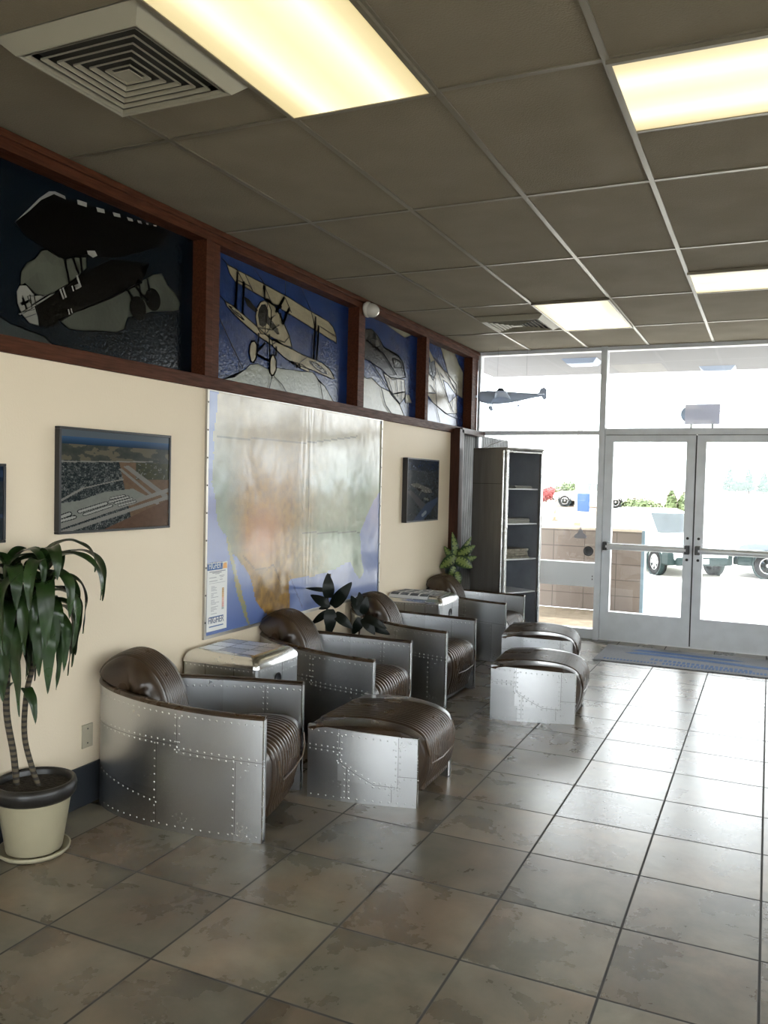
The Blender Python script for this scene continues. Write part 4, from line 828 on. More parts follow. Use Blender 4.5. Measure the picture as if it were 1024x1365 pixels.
# ------------------------------------------------------------------ trunk side tables
def trunk():
    t = thing('trunk_table', 'x', 'side table', group='riveted aluminium trunk side tables')
    a, b, z1, r = .25, .22, .575, .065   # half sizes, side top, roll radius
    mb = MB(); rows = []
    def loop(i, z):
        P = []; c = max(.004, .03-i*.0)
        for (sx, sy) in ((1, -1), (1, 1), (-1, 1), (-1, -1)):
            for k in range(4):
                an = {(1, -1): -90, (1, 1): 0, (-1, 1): 90, (-1, -1): 180}[(sx, sy)]+30*k
                P.append(((a-i-c)*sx+c*math.cos(math.radians(an)), (b-i-c)*sy+c*math.sin(math.radians(an)), z))
        return P+[P[0]]
    for z in (0, .1, .3, .45, z1): rows.append(loop(0, z))
    side = MB().grid(rows, smooth=False); side.add(rows[0][:-1], [list(range(16))[::-1]])
    def riv(mb, p, n, r=.005):
        n = Vector(n).normalized(); q = Vector((0, 0, 1)).rotation_difference(n); R = [Vector(p)+q @ Vector((rr*math.cos(k*math.pi/3), rr*math.sin(k*math.pi/3), h)) for rr, h in ((r, 0), (r*.8, .002)) for k in range(6)]+[Vector(p)+n*.003]
        mb.add(R, [[k, (k+1) % 6, 6+(k+1) % 6, 6+k] for k in range(6)]+[[6+k, 6+(k+1) % 6, 12] for k in range(6)], (1.2,)*3, True)
    for k in range(16):
        u = -.22+.44*k/15
        riv(side, (u, -b, z1-.015), (0, -1, 0)); riv(side, (u, b, z1-.015), (0, 1, 0))
    for k in range(14):
        u = -.19+.38*k/13; riv(side, (a, u, z1-.015), (1, 0, 0)); riv(side, (a, u, z1-.05), (1, 0, 0)) if u > .02 else None
    for x in (.1, -.09): side.box((x-.002, -b-.001, .02), (x+.002, -b, z1), tint=(.4, .4, .4)); [riv(side, (x+.012, -b, .05+.035*k), (0, -1, 0)) for k in range(14)]
    side.box((a, .03, .02), (a+.001, .034, z1), tint=(.4, .4, .4))
    body = side.build('body', M_metal, t)
    lid = MB(); rows = []
    for k in range(8):
        an = math.pi/2*k/7; rows.append(loop(r*(1-math.cos(an))-.004, z1+r*math.sin(an)))
    def tfl(i, k):
        return (1.1,)*3 if k in (2, 3, 4, 14, 15, 0) else (.95,)*3
    lid.grid(rows, tf=tfl); lid.add(rows[0][:-1], [list(range(16))[::-1]])
    lo = fixn(lid.build('rolled_lid_edge', M_metalb, t))
    top = MB(); zt = z1+r; ia, ib = a-r+.004, b-r+.004
    rs = random.Random(2); ys = [-ib, -.05, .06, ib]; xs = [-ia, -.06, .09, ia]
    for i in range(3):
        for j in range(3):
            v = .85+.4*rs.random(); top.add([(xs[i], ys[j], zt), (xs[i+1], ys[j], zt), (xs[i+1], ys[j+1], zt), (xs[i], ys[j+1], zt)], [[0, 1, 2, 3]], (v, v, v))
    for x in xs[1:3]: top.box((x-.0015, -ib, zt), (x+.0015, ib, zt+.0008), tint=(.3, .3, .3)); [riv(top, (x+.01, -ib+.02+.03*k, zt), (0, 0, 1), .004) for k in range(11)]
    for y in ys[1:3]: top.box((-ia, y-.0015, zt), (ia, y+.0015, zt+.0008), tint=(.3, .3, .3)); [riv(top, (-ia+.02+.03*k, y+.01, zt), (0, 0, 1), .004) for k in range(12)]
    for k in range(13): riv(top, (-ia+.01+(2*ia-.02)*k/12, -ib+.008, zt), (0, 0, 1), .004); riv(top, (-ia+.01+(2*ia-.02)*k/12, ib-.008, zt), (0, 0, 1), .004)
    top.build('top_plate', M_metal, t)
    pl = MB().lathe([(.032, .0), (.036, .004), (.030, .006), (.026, .001), (0, .001)], (a, -.015, z1-.085), 24, axis=(1, 0, 0)); pl.build('round_pull', M_black, t)
    return t
tr = trunk(); tr.location = (.262, 3.972, 0); tr['label'] = 'riveted metal trunk side table with bare top beside the nearest armchair'
dup(tr, (.262, 6.755, 0), 0, 'riveted metal trunk side table with a newspaper on it', 1)
# newspaper
nw = thing('newspaper', 'open newspaper with rows of dark photographs lying on the far trunk table', 'newspaper', (.20, 6.685, .646))
rr = random.Random(11)
def sheet_news(w, l, seed, name, sh=0, zo=0):
    nx, ny = 44, 34; mb = MB()
    R = random.Random(seed); cells = [(c*.245+.03, r*.32+.05, c*.245+.235, r*.32+.30, R.random()) for c in range(4) for r in range(3)]
    def zf(y):
        d = min(.0665, max(0, -y-.089)); return .002-(.068-math.sqrt(.068**2-d*d))-max(0, -y-.1555)*.4
    rows = [[((i/nx-.5)*w+sh*(j/ny), (j/ny-.5)*l, zo+zf((j/ny-.5)*l)) for j in range(ny+1)] for i in range(nx+1)]
    def tf(i, j):
        u, v = (i+.5)/nx, (j+.5)/ny
        for a, b, c, d, q in cells:
            if a < u < c and b < v < d:
                n = _h(i//2, j//2, seed); return (.06+.3*n*q, .07+.3*n*q, .09+.32*n*q)
        return (.62, .63, .64)
    mb.grid(rows, tf=tf, smooth=False); return mb.build(name, M_news, nw)
sheet_news(.36, .30, 3, 'front_page', .03, .002)
o2 = sheet_news(.20, .26, 8, 'inner_pages', 0, .0005); o2.location = (.10, .08, -.0003)
# ------------------------------------------------------------------ cabinet
cb = thing('metal_cabinet', 'tall brushed metal cabinet with open shelves standing in the window corner', 'cabinet', (.832, 8.535, 0), math.atan2(.47, .26)-math.pi/2)
# local: front faces +x?  front runs along local y from 0 back to -W
Wc, Dc, Hc = .53, .48, 1.945
MB().box((-Dc, -Wc, .0), (-.0, -Wc+.022, Hc), bev=.004).box((-Dc, -.022, 0), (0, 0, Hc), bev=.004).box((-Dc, -Wc, 0), (-Dc+.015, 0, Hc)).build('case', M_cab, cb)
MB().box((-Dc+.0, -Wc-.004, Hc), (.012, .010, Hc+.022), bev=.006).build('top', M_cab, cb)
MB().box((-Dc+.015, -Wc+.022, .02), (-.01, -.022, .06)).build('bottom', M_cabi, cb)
MB().box((-Dc+.0155, -Wc+.0225, .06), (-Dc+.02, -.0225, Hc)).box((-Dc+.02, -.026, .06), (-.03, -.0225, Hc)).box((-Dc+.02, -Wc+.0225, .06), (-.03, -Wc+.026, Hc)).build('inner_lining', M_cabi, cb)
for nm, y in (('front_post', -Wc+.018), ('front_post', -.018)):
    MB().tube([(.004, y, .02), (.004, y, Hc-.005)], .017, 12).build(nm, M_metalb, cb)
MB().tube([(.004, -Wc+.02, Hc-.018), (.004, -.02, Hc-.018)], .014, 12).build('front_rail', M_metalb, cb)
for z in (.49, .83, 1.19, 1.545): MB().box((-Dc+.02, -Wc+.026, z), (-.035, -.026, z+.014), bev=.003).build('shelf', M_aluw, cb)
MB().box((-Dc-.001, -Wc-.0015, 1.60), (0, -Wc-.0002, 1.604)).build('side_seam', M_black, cb)
MB().tube([(-.02, -Wc-.012, .35), (-.02, -Wc-.012, Hc-.01)], .012, 10).build('corner_bead', M_metalb, cb)
CBM = Matrix.Translation(cb.location) @ Matrix.Rotation(cb.rotation_euler.z, 4, 'Z')
def on_shelf(name, lab, cat, x, y, z, sx, sy, sz, n, m, rz=0, skew=.006):
    p = CBM @ Vector((x, y, z)); t = thing(name, lab, cat, p, cb.rotation_euler.z+rz); mb = MB(); R = random.Random(int(z*100))
    for k in range(n):
        dx, dy = (R.random()-.5)*skew*2, (R.random()-.5)*skew*2; v = .75+.3*R.random()
        mb.box((-sx/2+dx, -sy/2+dy, sz*k/n+.0003), (sx/2+dx, sy/2+dy, sz*(k+.85)/n), tint=(v, v, v*.97))
    mb.build('sheets', m, t)
M_stack = mat('stacked_paper', (.32, .32, .30), .7, attr='mul'); M_stackb = mat('brown_folded_stack', (.20, .18, .14), .6, attr='mul', c2=(.40, .37, .30), nscale=30)
on_shelf('paper_stack', 'thin stack of white papers on the top cabinet shelf', 'papers', -.17, -.20, 1.559, .20, .24, .028, 4, M_stack)
on_shelf('folded_towels', 'flat pale folded stack on the second cabinet shelf', 'papers', -.20, -.27, 1.204, .26, .34, .05, 3, M_stack)
on_shelf('brown_bundle', 'thick brown patterned bundle on the third cabinet shelf', 'bundle', -.20, -.27, .844, .26, .32, .10, 4, M_stackb, skew=.01)
# curved white shade on top of the cabinet
cs = MB(); rows = []
p0 = CBM @ Vector((-.28, -.33, Hc+.022))
for k in range(13):
    u = k/12; rows.append([(-.16+.34*u, -.03, .004+.085*math.sin(u*math.pi*.62)**.8), (-.16+.34*u, .06, .006+.085*math.sin(u*math.pi*.62)**.8)])
cs.grid(rows); cs.grid([[(q[0], q[1], q[2]-.004) for q in r] for r in rows], flip=True)
wo = cs.build('curved_tray', mat('white_translucent_plastic', (.7, .72, .74), .4)); wo.location = p0; wo.rotation_euler = (0, 0, .2)
tag(wo, 'curved white plastic piece lying on top of the metal cabinet', 'tray')
# ------------------------------------------------------------------ plants
def leaf(mb, path, w, nrm=None, fold=.25, tint=(1, 1, 1), tf=None, nc=4, side=None, wave=.06):
    pts = catmull(path, 5); n = len(pts); rows = []
    for i, p in enumerate(pts):
        u = i/(n-1); t = (pts[min(i+1, n-1)]-pts[max(i-1, 0)]).normalized()
        up = Vector(nrm) if nrm else Vector((0, 0, 1))
        sd = t.cross(up);
        if sd.length < .05: sd = t.orthogonal()
        if side is not None: sd = side.copy()
        sd.normalize(); nn = sd.cross(t).normalized()
        ww = w*(math.sin(math.pi*min(1, u*.93+.07)**.75)**.8 if u < .999 else .02)
        rows.append([p+sd*ww*s-nn*(-abs(s))*ww*fold+nn*(wave*w*math.sin(u*19+s*2)) for s in [(-1+2*k/nc) for k in range(nc+1)]])
    mb.grid(rows, tf=tf, tint=tint)
def dracaena():
    t = thing('potted_dracaena', 'tall potted dracaena with drooping strap leaves in a cream pot at left', 'plant', (.183, 2.56, 0))
    MB().lathe([(0, .0), (0.1305, 0), (0.1444, .012), (0.1462, .024), (0.1375, .024), (0.1305, .012), (0, .010)], n=40).build('saucer', M_potc, t)
    MB().lathe([(0, .012), (0.1087, .012), (0.1131, .02), (0.1322, .14), (0.1479, .25), (0.1496, .262), (0.1392, .262)], n=40).build('pot', M_potc, t)
    MB().lathe([(0.1392, .240), (0.1566, .240), (0.1670, .255), (0.1705, .285), (0.1653, .305), (0.1531, .310), (0.1462, .298), (0.1427, .255)], n=40).build('pot_rim', M_potd, t)
    MB().lathe([(0, .286), (0.0696, .284), (0.1462, .278)], n=28).build('soil', M_soil, t)
    C1 = [(-.065, -.035, .28), (-.075, -.045, .42), (-.10, -.06, .60), (-.10, -.055, .80), (-.10, -.04, 1.0), (-.09, -.03, 1.14)]
    C2 = [(.025, .00, .28), (-.012, -.005, .36), (-.04, -.02, .50), (-.028, -.02, .68), (.0, .0, .84), (.01, .01, 1.0), (.03, .01, 1.17)]
    for c, r in ((C1, .0135), (C2, .0115)): MB().tube(catmull(c, 6), r, 10).build('cane', M_cane, t)
    R = random.Random(17); base = Vector((.183, 2.56, 0))
    for hi, (top, n, sc) in enumerate(((Vector((-.09, -.06, 1.12)), 34, .92), (Vector((.035, .01, 1.15)), 40, 1.0))):
        mb = MB()
        for k in range(n):
            an = 2.399*k+hi; h = -.27*(k/n)+.03; el = 1.25-1.5*(k/n)**.8+R.uniform(-.15, .15)
            d = Vector((math.cos(an), math.sin(an), 0)); L = sc*R.uniform(.36, .50)
            if d.x < -.2: L *= .62
            if d.x > .3: L *= .84
            p = top+Vector((0, 0, h+.05)); pts = [p.copy()]; e = el; m_ = 7
            for q in range(m_):
                p = p+(d*math.cos(e)+Vector((0, 0, math.sin(e))))*L/m_; e -= R.uniform(.42, .62)*(1.15 if el < .6 else 1.0); e = max(e, -1.62)
                if p.x+base.x < .02: p.x = .02-base.x+.004*q
                pts.append(p.copy())
            leaf(mb, pts, R.uniform(.027, .037), fold=.3, side=(d.cross(Vector((0, 0, 1)))+Vector((0, 0, R.uniform(-.3, .3)))))
        mb.build('foliage', M_leaf, t)
    mb = MB(); leaf(mb, [(-.028, -.03, .70), (.0, -.04, .69), (.035, -.045, .64), (.05, -.045, .56)], .025); leaf(mb, [(-.10, -.06, .66), (-.13, -.09, .68), (-.15, -.10, .60), (-.16, -.10, .50)], .028); leaf(mb, [(-.09, -.06, .70), (-.05, -.07, .73), (-.01, -.08, .73)], .008); mb.build('low_leaves', M_leaf, t)
dracaena()
def flatleaf(mb, a, b, w, toward=(1, -1.6, .3), fold=.12, tf=None, bend=.1):
    a, b = Vector(a), Vector(b); n = Vector(toward).normalized(); mid = (a+b)/2+n*bend*(b-a).length
    leaf(mb, [a, a.lerp(mid, .5)+n*.005, mid, mid.lerp(b, .5), b], w, nrm=n, fold=fold, tf=tf, nc=6, wave=0)
def rubber():
    t = thing('rubber_plant', 'dark glossy leaved rubber plant between two armchairs below the map', 'plant', (.33, 5.20, 0)); o = Vector((.33, 5.20, 0))
    def q(p): return Vector(p)-o
    MB().lathe([(0, 0), (.11, 0), (.14, .26), (.148, .27), (.148, .29), (.135, .29), (.13, .26)], n=28).build('pot', M_potd, t); MB().lathe([(0, .27), (.13, .265)], n=24).build('soil', M_soil, t)
    MB().tube(catmull([(.0, 0, .27), q((0.182, 5.150, 0.494)), q((0.176, 5.150, 0.759)), q((0.190, 5.150, 0.945))], 5), .008, 8).tube(catmull([(.04, .0, .27), q((0.374, 5.250, 0.497)), q((0.398, 5.250, 0.685))], 5), .007, 8).build('stem', mat('brown_stem', (.05, .035, .025), .6), t)
    mb = MB()
    for a, b, w in (((0.208, 5.100, 0.783), (0.199, 5.100, 0.955), .042), ((0.196, 5.120, 0.832), (0.010, 5.120, 0.834), .016), ((0.210, 5.100, 0.731), (0.065, 5.100, 0.793), .034), ((0.239, 5.100, 0.728), (0.387, 5.100, 0.906), .044), ((0.233, 5.080, 0.709), (0.237, 5.080, 0.532), .044), ((0.264, 5.100, 0.678), (0.400, 5.100, 0.586), .036), ((0.183, 5.140, 0.681), (0.053, 5.140, 0.579), .026), ((0.200, 5.140, 0.730), (0.111, 5.140, 0.691), .02),
                    ((0.423, 5.200, 0.668), (0.333, 5.200, 0.797), .034), ((0.413, 5.220, 0.675), (0.386, 5.220, 0.825), .036), ((0.429, 5.200, 0.679), (0.455, 5.200, 0.801), .030), ((0.441, 5.200, 0.659), (0.615, 5.200, 0.591), .030), ((0.430, 5.200, 0.647), (0.525, 5.200, 0.541), .036), ((0.418, 5.200, 0.646), (0.351, 5.200, 0.524), .036), ((0.394, 5.300, 0.609), (0.594, 5.300, 0.532), .036)):
        flatleaf(mb, q(a), q(b), w)
    mb.build('leaves', M_leafd, t)
rubber()
M_dief = mat('variegated_leaf', (1, 1, 1), .4, attr='color')
def dief():
    t = thing('dumb_cane_plant', 'potted plant with yellow green patterned leaves beside the metal cabinet', 'plant', (.115, 7.87, 0)); o = Vector((.115, 7.87, 0))
    MB().lathe([(0, 0), (.09, 0), (.07, .3), (.062, .55), (.078, .74), (.086, .79), (.076, .79), (.066, .74)], n=28).build('tall_pot', M_teal, t); MB().lathe([(0, .75), (.068, .745)], n=20).build('soil', M_soil, t)
    mb = MB()
    def q(p): return Vector(p)-o
    L = (((0.160, 7.840, 0.847), (0.113, 7.840, 1.113), .040), ((0.174, 7.800, 0.873), (0.003, 7.800, 0.750), .060), ((0.197, 7.800, 0.889), (0.372, 7.800, 0.995), .048), ((0.196, 7.760, 0.855), (0.361, 7.760, 0.777), .060), ((0.200, 7.760, 0.729), (0.228, 7.760, 0.576), .040), ((0.173, 7.890, 0.866), (0.301, 7.890, 1.075), .035), ((0.129, 7.840, 0.823), (0.030, 7.840, 0.967), .040), ((0.171, 7.770, 0.779), (0.105, 7.770, 0.625), .035), ((0.207, 7.800, 0.815), (0.391, 7.800, 0.886), .045))
    for k, (a, b, w) in enumerate(L):
        def tf(i, j, k=k):
            e = abs(j-2.5)/2.5; st = (i % 3 == 0)
            if e > .75 or st and e > .3: return (.012, .035, .008)
            return (.15, .20, .055)
        flatleaf(mb, q(a), q(b), w, tf=tf, fold=.2)
    mb.build('leaves', M_dief, t)
    sm = MB()
    for a, b, w in L: sm.tube(catmull([(0, 0, .74), Vector((0, 0, .85)), q(a)], 4), .005, 6)
    sm.build('stems', M_leaf, t)
dief()
# ------------------------------------------------------------------ door mat
dm = thing('door_mat', 'grey door mat with a blue winged emblem in front of the double doors', 'mat', (2.42, 8.20, 0))
M_mat = mat('grey_mat_pile', (.22, .225, .245), .95, noise=.3, nscale=90, bump=.6, bscale=200); M_matb = mat('blue_mat_pile', (.035, .10, .26), .9, noise=.3, nscale=60)
MB().box((-.88, -.42, 0), (.88, .40, .010), bev=.004).build('pile', M_mat, dm)
e = MB(); tz = lambda u, v, h: (u, v, .0098+h)
e.prism([(-.62, .20), (-.55, .27), (-.1, .25), (.25, .23), (.40, .18), (.25, .14), (-.2, .16), (-.5, .17)], tz, .0015)
e.prism([(-.66, .05), (-.55, .12), (-.3, .13), (-.1, .10), (.3, .05), (.62, .0), (.72, -.05), (.62, -.09), (.4, -.06), (.0, .0), (-.4, .03), (-.6, .02)], tz, .0015)
R = random.Random(9)
for k in range(22): x_ = -.40+k*.04; e.box((x_, -.20-.004*k, .0098), (x_+.026, -.11-.004*k, .0112))
for k in range(16): x_ = -.80+k*.03; e.box((x_, -.34, .0098), (x_+.018, -.29, .0112))
for k in range(30): x_ = -.28+k*.03; e.box((x_, -.34, .0098), (x_+.02, -.26, .0112))
e.build('emblem', M_matb, dm)
# ------------------------------------------------------------------ model aeroplane hanging in the window
ap = thing('model_aeroplane', 'blue grey model fighter aeroplane hanging in front of the upper left window', 'model aeroplane', (.41, 8.66, 2.53), math.radians(14)); ap.scale = (1.22, 1.0, 1.22)
M_ap = mat('blue_grey_model_paint', (.50, .60, .80), .5)
prof = [(-.27, .0, .012), (-.26, 0, .03), (-.235, -.004, .048), (-.18, -.008, .058), (-.10, -.01, .058), (0, -.008, .05), (.10, -.002, .036), (.20, .008, .022), (.29, .014, .012), (.315, .014, .004)]
rows = [[(x_, r*.8*math.cos(2*math.pi*k/16), z+r*math.sin(2*math.pi*k/16)) for k in range(17)] for x_, z, r in prof]
fixn(MB().grid(rows).build('fuselage', M_ap, ap))
MB().prism([(-.16, -.42), (-.02, -.42), (.03, -.04), (.03, .04), (-.02, .42), (-.16, .42), (-.20, .04), (-.20, -.04)], lambda u, v, h: (u*.62+.0, v*.75, -.035+h+abs(v)*.10), .014).build('wings', M_ap, ap)
MB().prism([(.25, .0), (.27, .055), (.30, .068), (.325, .05), (.325, -.03), (.30, -.04), (.28, -.01)], lambda u, v, h: (u, -.005+h, .012+v), .010).build('tail_fin', M_ap, ap)
MB().prism([(.245, -.13), (.30, -.13), (.31, .13), (.25, .13)], lambda u, v, h: (u, v, .012+h), .008).build('tailplane', M_ap, ap)
MB().lathe([(0, .04), (.02, .036), (.032, .02), (.036, 0)], (-.07, 0, .034), 14).build('canopy', mat('dark_canopy', (.05, .07, .1), .2), ap)
MB().prism([(-.01, -.0), (-.012, .05), (-.006, .11), (.004, .11), (.008, .05), (.01, 0), (.012, -.05), (.006, -.11), (-.004, -.11), (-.008, -.05)], lambda u, v, h: (-.275-h-abs(v)*.0, v*.95, u+v*.12), .006).build('propeller', M_ap, ap)
for y_ in (-.10, .10): MB().tube([(-.13, y_, -.02), (-.15, y_, -.10)], .005, 8).lathe([(0, -.006), (.016, -.006), (.016, .006), (0, .006)], (-.152, y_, -.105), 14, axis=(0, 1, 0)).build('wheel_strut', M_ap, ap)
MB().tube([(.08, 0, -.02), (.085, 0, -.075)], .004, 6).lathe([(0, -.005), (.010, -.005), (.010, .005), (0, .005)], (.086, 0, -.08), 12, axis=(0, 1, 0)).build('tail_wheel', M_ap, ap)
MB().tube([(-.1, 0, .05), (-.1, 0, .42)], .0007, 5).build('hanging_wire', M_screw, ap); MB().tube([(.15, 0, .02), (.15, 0, .42)], .0007, 5).build('hanging_wire', M_screw, ap)
# ------------------------------------------------------------------ vehicles outside
M_tyre = mat('tyre_rubber', (.009, .009, .010), .9, spec=.2); M_rim = mat('alloy_rim', (.55, .55, .56), .3, met=.6); M_cgl = mat('car_glass', (.05, .07, .08), .08, coat=1); M_lamp = mat('headlamp', (.6, .62, .62), .15, coat=1); M_trimc = mat('dark_green_cladding', (.007, .018, .018), .6, spec=.25); M_plate = mat('licence_plate', (.7, .7, .68), .5)
def car(name, label, loc, rz, paint, kind='suv', sc=1.0):
    t = thing(name, label, 'car', loc, rz); t.scale = (sc,)*3
    if kind == 'suv': st = [(-2.25, .42, .80, .80, .70, .6), (-2.18, .32, 1.05, 1.25, .88, .72), (-1.9, .30, 1.08, 1.66, .90, .70), (-1.2, .28, 1.08, 1.74, .91, .70), (-.2, .28, 1.05, 1.76, .91, .70), (.45, .28, 1.03, 1.66, .91, .66), (1.08, .28, 1.00, 1.06, .90, .74), (1.75, .30, .94, .97, .88, .74), (2.12, .34, .84, .86, .82, .70), (2.24, .40, .66, .68, .72, .62)]; wb, wr = (-1.35, 1.42), .35
    elif kind == 'wagon': st = [(-2.25, .36, .72, .73, .70, .6), (-2.18, .28, .90, 1.02, .86, .72), (-1.8, .26, .93, 1.33, .88, .70), (-1.2, .24, .93, 1.39, .89, .69), (-.2, .24, .91, 1.40, .89, .69), (.45, .24, .90, 1.31, .89, .65), (1.15, .24, .87, .92, .88, .74), (1.75, .26, .82, .85, .86, .73), (2.12, .30, .74, .76, .80, .70), (2.24, .36, .60, .62, .72, .62)]; wb, wr = (-1.35, 1.42), .33
    elif kind == 'truck': st = [(-2.7, .50, .95, .97, .86, .86), (-2.6, .45, 1.12, 1.14, .92, .90), (-.9, .45, 1.12, 1.14, .92, .90), (-.86, .42, 1.12, 1.72, .92, .70), (-.1, .40, 1.10, 1.82, .92, .70), (.45, .40, 1.10, 1.74, .92, .66), (1.05, .40, 1.08, 1.14, .92, .80), (2.1, .42, 1.04, 1.06, .90, .80), (2.5, .46, .92, .94, .86, .78), (2.6, .50, .70, .72, .80, .70)]; wb, wr = (-1.75, 1.75), .40
    else: st = [(-2.2, .38, .85, .86, .72, .6), (-2.1, .30, .98, 1.0, .84, .70), (-1.6, .25, 1.0, 1.12, .87, .66), (-1.0, .24, .98, 1.42, .88, .62), (-.1, .24, .96, 1.47, .88, .62), (.5, .24, .93, 1.30, .88, .62), (1.05, .24, .90, .94, .87, .70), (1.8, .26, .82, .84, .84, .68), (2.15, .34, .66, .68, .72, .6)]; wb, wr = (-1.3, 1.35), .32
    rows = []; gl = MB()
    for (x_, zb, zl, zr, wl, wt) in st:
        half = [(0, zb), (wl*.85, zb), (wl, zb+.12), (wl+.02, (zb+zl)/2), (wl, zl), (wt+(wl-wt)*.12, max(zl+.005, zr-.06)), (wt*.85, max(zl+.008, zr-.008)), (0, max(zl+.01, zr))]
        rows.append([(x_, y_, z_) for y_, z_ in half]+[(x_, -y_, z_) for y_, z_ in half[::-1][1:]])
    b = MB().grid(rows); b.add(rows[0], [list(range(15))]); b.add(rows[-1], [list(range(15))[::-1]]); bo = fixn(b.build('body', paint, t))
    cab = [s for s in st if s[3]-s[2] > .25]; x0, x1 = cab[0][0], cab[-1][0]
    for sg in (-1, 1):
        for a, c in zip(cab, cab[1:]):
            def P(s, k): return Vector((s[0], sg*((s[4]+.012)*(1-k)+(s[5]+(s[4]-s[5])*.12+.014)*k), s[2]*(1-k)+(s[3]-.06)*k))
            if c[0]-a[0] < .2: continue
            g_ = .04/(c[0]-a[0])
            q = [P(a, .1).lerp(P(c, .1), g_), P(c, .1).lerp(P(a, .1), g_), P(c, .9).lerp(P(a, .9), g_), P(a, .9).lerp(P(c, .9), g_)]
            gl = MB().add(q, [[0, 1, 2, 3], [3, 2, 1, 0]]); gl.build('side_window', M_cgl, t)
    i = [k for k, s in enumerate(st) if s is cab[-1]][0]; a, c = st[i], st[i+1]
    def Wd(s, k, sg): return Vector((s[0]+.01, sg*(s[5]*.86), max(s[2]+.01, s[3]-.0)+.012))
    q = [Wd(a, 0, -1).lerp(Wd(c, 0, -1), .06), Wd(a, 0, 1).lerp(Wd(c, 0, 1), .06), Wd(a, 0, 1).lerp(Wd(c, 0, 1), .92), Wd(a, 0, -1).lerp(Wd(c, 0, -1), .92)]
    MB().add(q, [[0, 1, 2, 3], [3, 2, 1, 0]]).build('windscreen', M_cgl, t)
    for x_ in wb:
        for sg in (-1, 1):
            y_ = sg*.82; ax = (0, sg, 0); w = MB().lathe([(wr*.6, .10), (wr*.9, .11), (wr, .07), (wr, -.10), (wr*.6, -.10)], (x_, y_, wr), 28, axis=ax).build('wheel', M_tyre, t)
            r = MB().lathe([(wr*.64, .095), (wr*.60, .075), (wr*.60, .05), (0, .05)], (x_, y_, wr), 24, axis=ax, tint=(1, 1, 1)); r.build('wheel_disc', M_trimc, w)
            h_ = MB().lathe([(wr*.64, .098), (wr*.56, .098)], (x_, y_, wr), 24, axis=ax); h_.lathe([(0, .10), (wr*.14, .095), (wr*.16, .07)], (x_, y_, wr), 12, axis=ax)
            for k in range(6):
                an = k*math.pi/3; u = Vector((math.cos(an), 0, math.sin(an))); v = Vector((-math.sin(an), 0, math.cos(an))); c0 = Vector((x_, y_+sg*.092, wr)); p = [c0+u*wr*.1+v*.035, c0+u*wr*.6+v*.05, c0+u*wr*.6-v*.05, c0+u*wr*.1-v*.035]
                h_.add(p, [[0, 1, 2, 3], [3, 2, 1, 0]])
            h_.build('wheel_rim', M_rim, w)
            ar = MB().lathe([(wr*1.16, .02), (wr*1.16, .135), (wr*1.02, .135), (wr*1.02, .02)], (x_, sg*.80, wr+.02), 28, axis=ax).build('wheel_arch', M_trimc, t)
    if kind in ('suv', 'wagon'):
        for sg in (-1, 1): MB().box((wb[0]+.42, min(sg*.84, sg*.955), .27), (wb[1]-.42, max(sg*.84, sg*.955), .62), bev=.03).build('sill_cladding', M_trimc, t)
        for sg in (-1, 1): MB().box((wb[1]+.38, min(sg*.70, sg*.93), .32), (st[-1][0]-.06, max(sg*.70, sg*.93), .66), bev=.04).build('corner_cladding', M_trimc, t)
    s = st[-2]; xf = s[0]
    MB().box((xf-.10, -.74, s[1]-.02), (xf+.17, .74, s[1]+.20), bev=.05).build('front_bumper', M_trimc if kind != 'sedan' else paint, t)
    for sg in (-1, 1): MB().lathe([(0, .03), (.09, .02), (.11, -.05)], (xf+.05, sg*.58, s[2]-.12), 16, axis=(1, sg*.35, 0)).build('headlight', M_lamp, t)
    MB().box((xf+.0, -.36, s[2]-.22), (xf+.105, .36, s[2]-.06), bev=.02).build('grille', M_trimc, t)
    MB().box((xf+.165, -.16, s[1]+.04), (xf+.18, .16, s[1]+.16)).build('licence_plate', M_plate, t)
    return t
P_gr = mat('pale_green_paint_with_sun_glare', (.50, .56, .55), .3, coat=1); P_bl = mat('dark_blue_car_paint', (.03, .045, .07), .3, coat=1); P_wh = mat('white_car_paint', (.75, .75, .74), .3, coat=1); P_si = mat('silver_car_paint', (.5, .52, .54), .3, coat=1)  # first paint is pale because sun glare on the upper body is put into it
car('parked_car', 'car with sun glare painted into its pale body, dark green bumper and sills, parked beyond the left door', (.142, 25.21, -.75), math.radians(-55), P_gr)
car('sport_utility_car', 'dark blue sport utility car at the right edge beyond the door', (4.42, 25.1, -.75), math.radians(180), P_bl)
car('white_hatchback', 'white car beside the cabinet, only its bonnet showing over the low wall', (-4.15, 20.8, -.75), math.radians(-2), P_wh, 'sedan')
car('white_pickup', 'white pickup truck far off beyond the low wall', (-8.4, 60.0, .10), math.radians(180), P_wh, 'truck')
# ------------------------------------------------------------------ street furniture and greenery
sp_ = thing('blue_sign', 'blue sign board on a pale post beyond the low wall', 'sign', (-2.03, 25, -.75), math.radians(-10))
MB().box((-.19, -.02, 1.58), (.19, .02, 2.12), bev=.01).build('board', mat('blue_sign_face', (.010, .045, .20), .5), sp_); MB().box((-.03, 0.02, 0), (.03, .06, 2.1)).build('post', M_aluw, sp_); MB().box((-.17, -.02, 2.20), (.13, .02, 2.36)).build('upper_board', mat('grey_sign_face', (.35, .36, .38), .5), sp_)
pp_ = thing('utility_pole', 'pale utility pole standing behind the low wall', 'pole', (-3.43, 31, -.75)); MB().tube([(0, 0, 0), (0, 0, 5.6)], [.12, .09], 12).build('pole_shaft', mat('pale_pole', (.62, .60, .56), .7), pp_); MB().tube([(0, 0, .3), (0, 0, 1.0)], .13, 12).build('yellow_guard', mat('yellow_guard', (.7, .5, .08), .6), pp_)
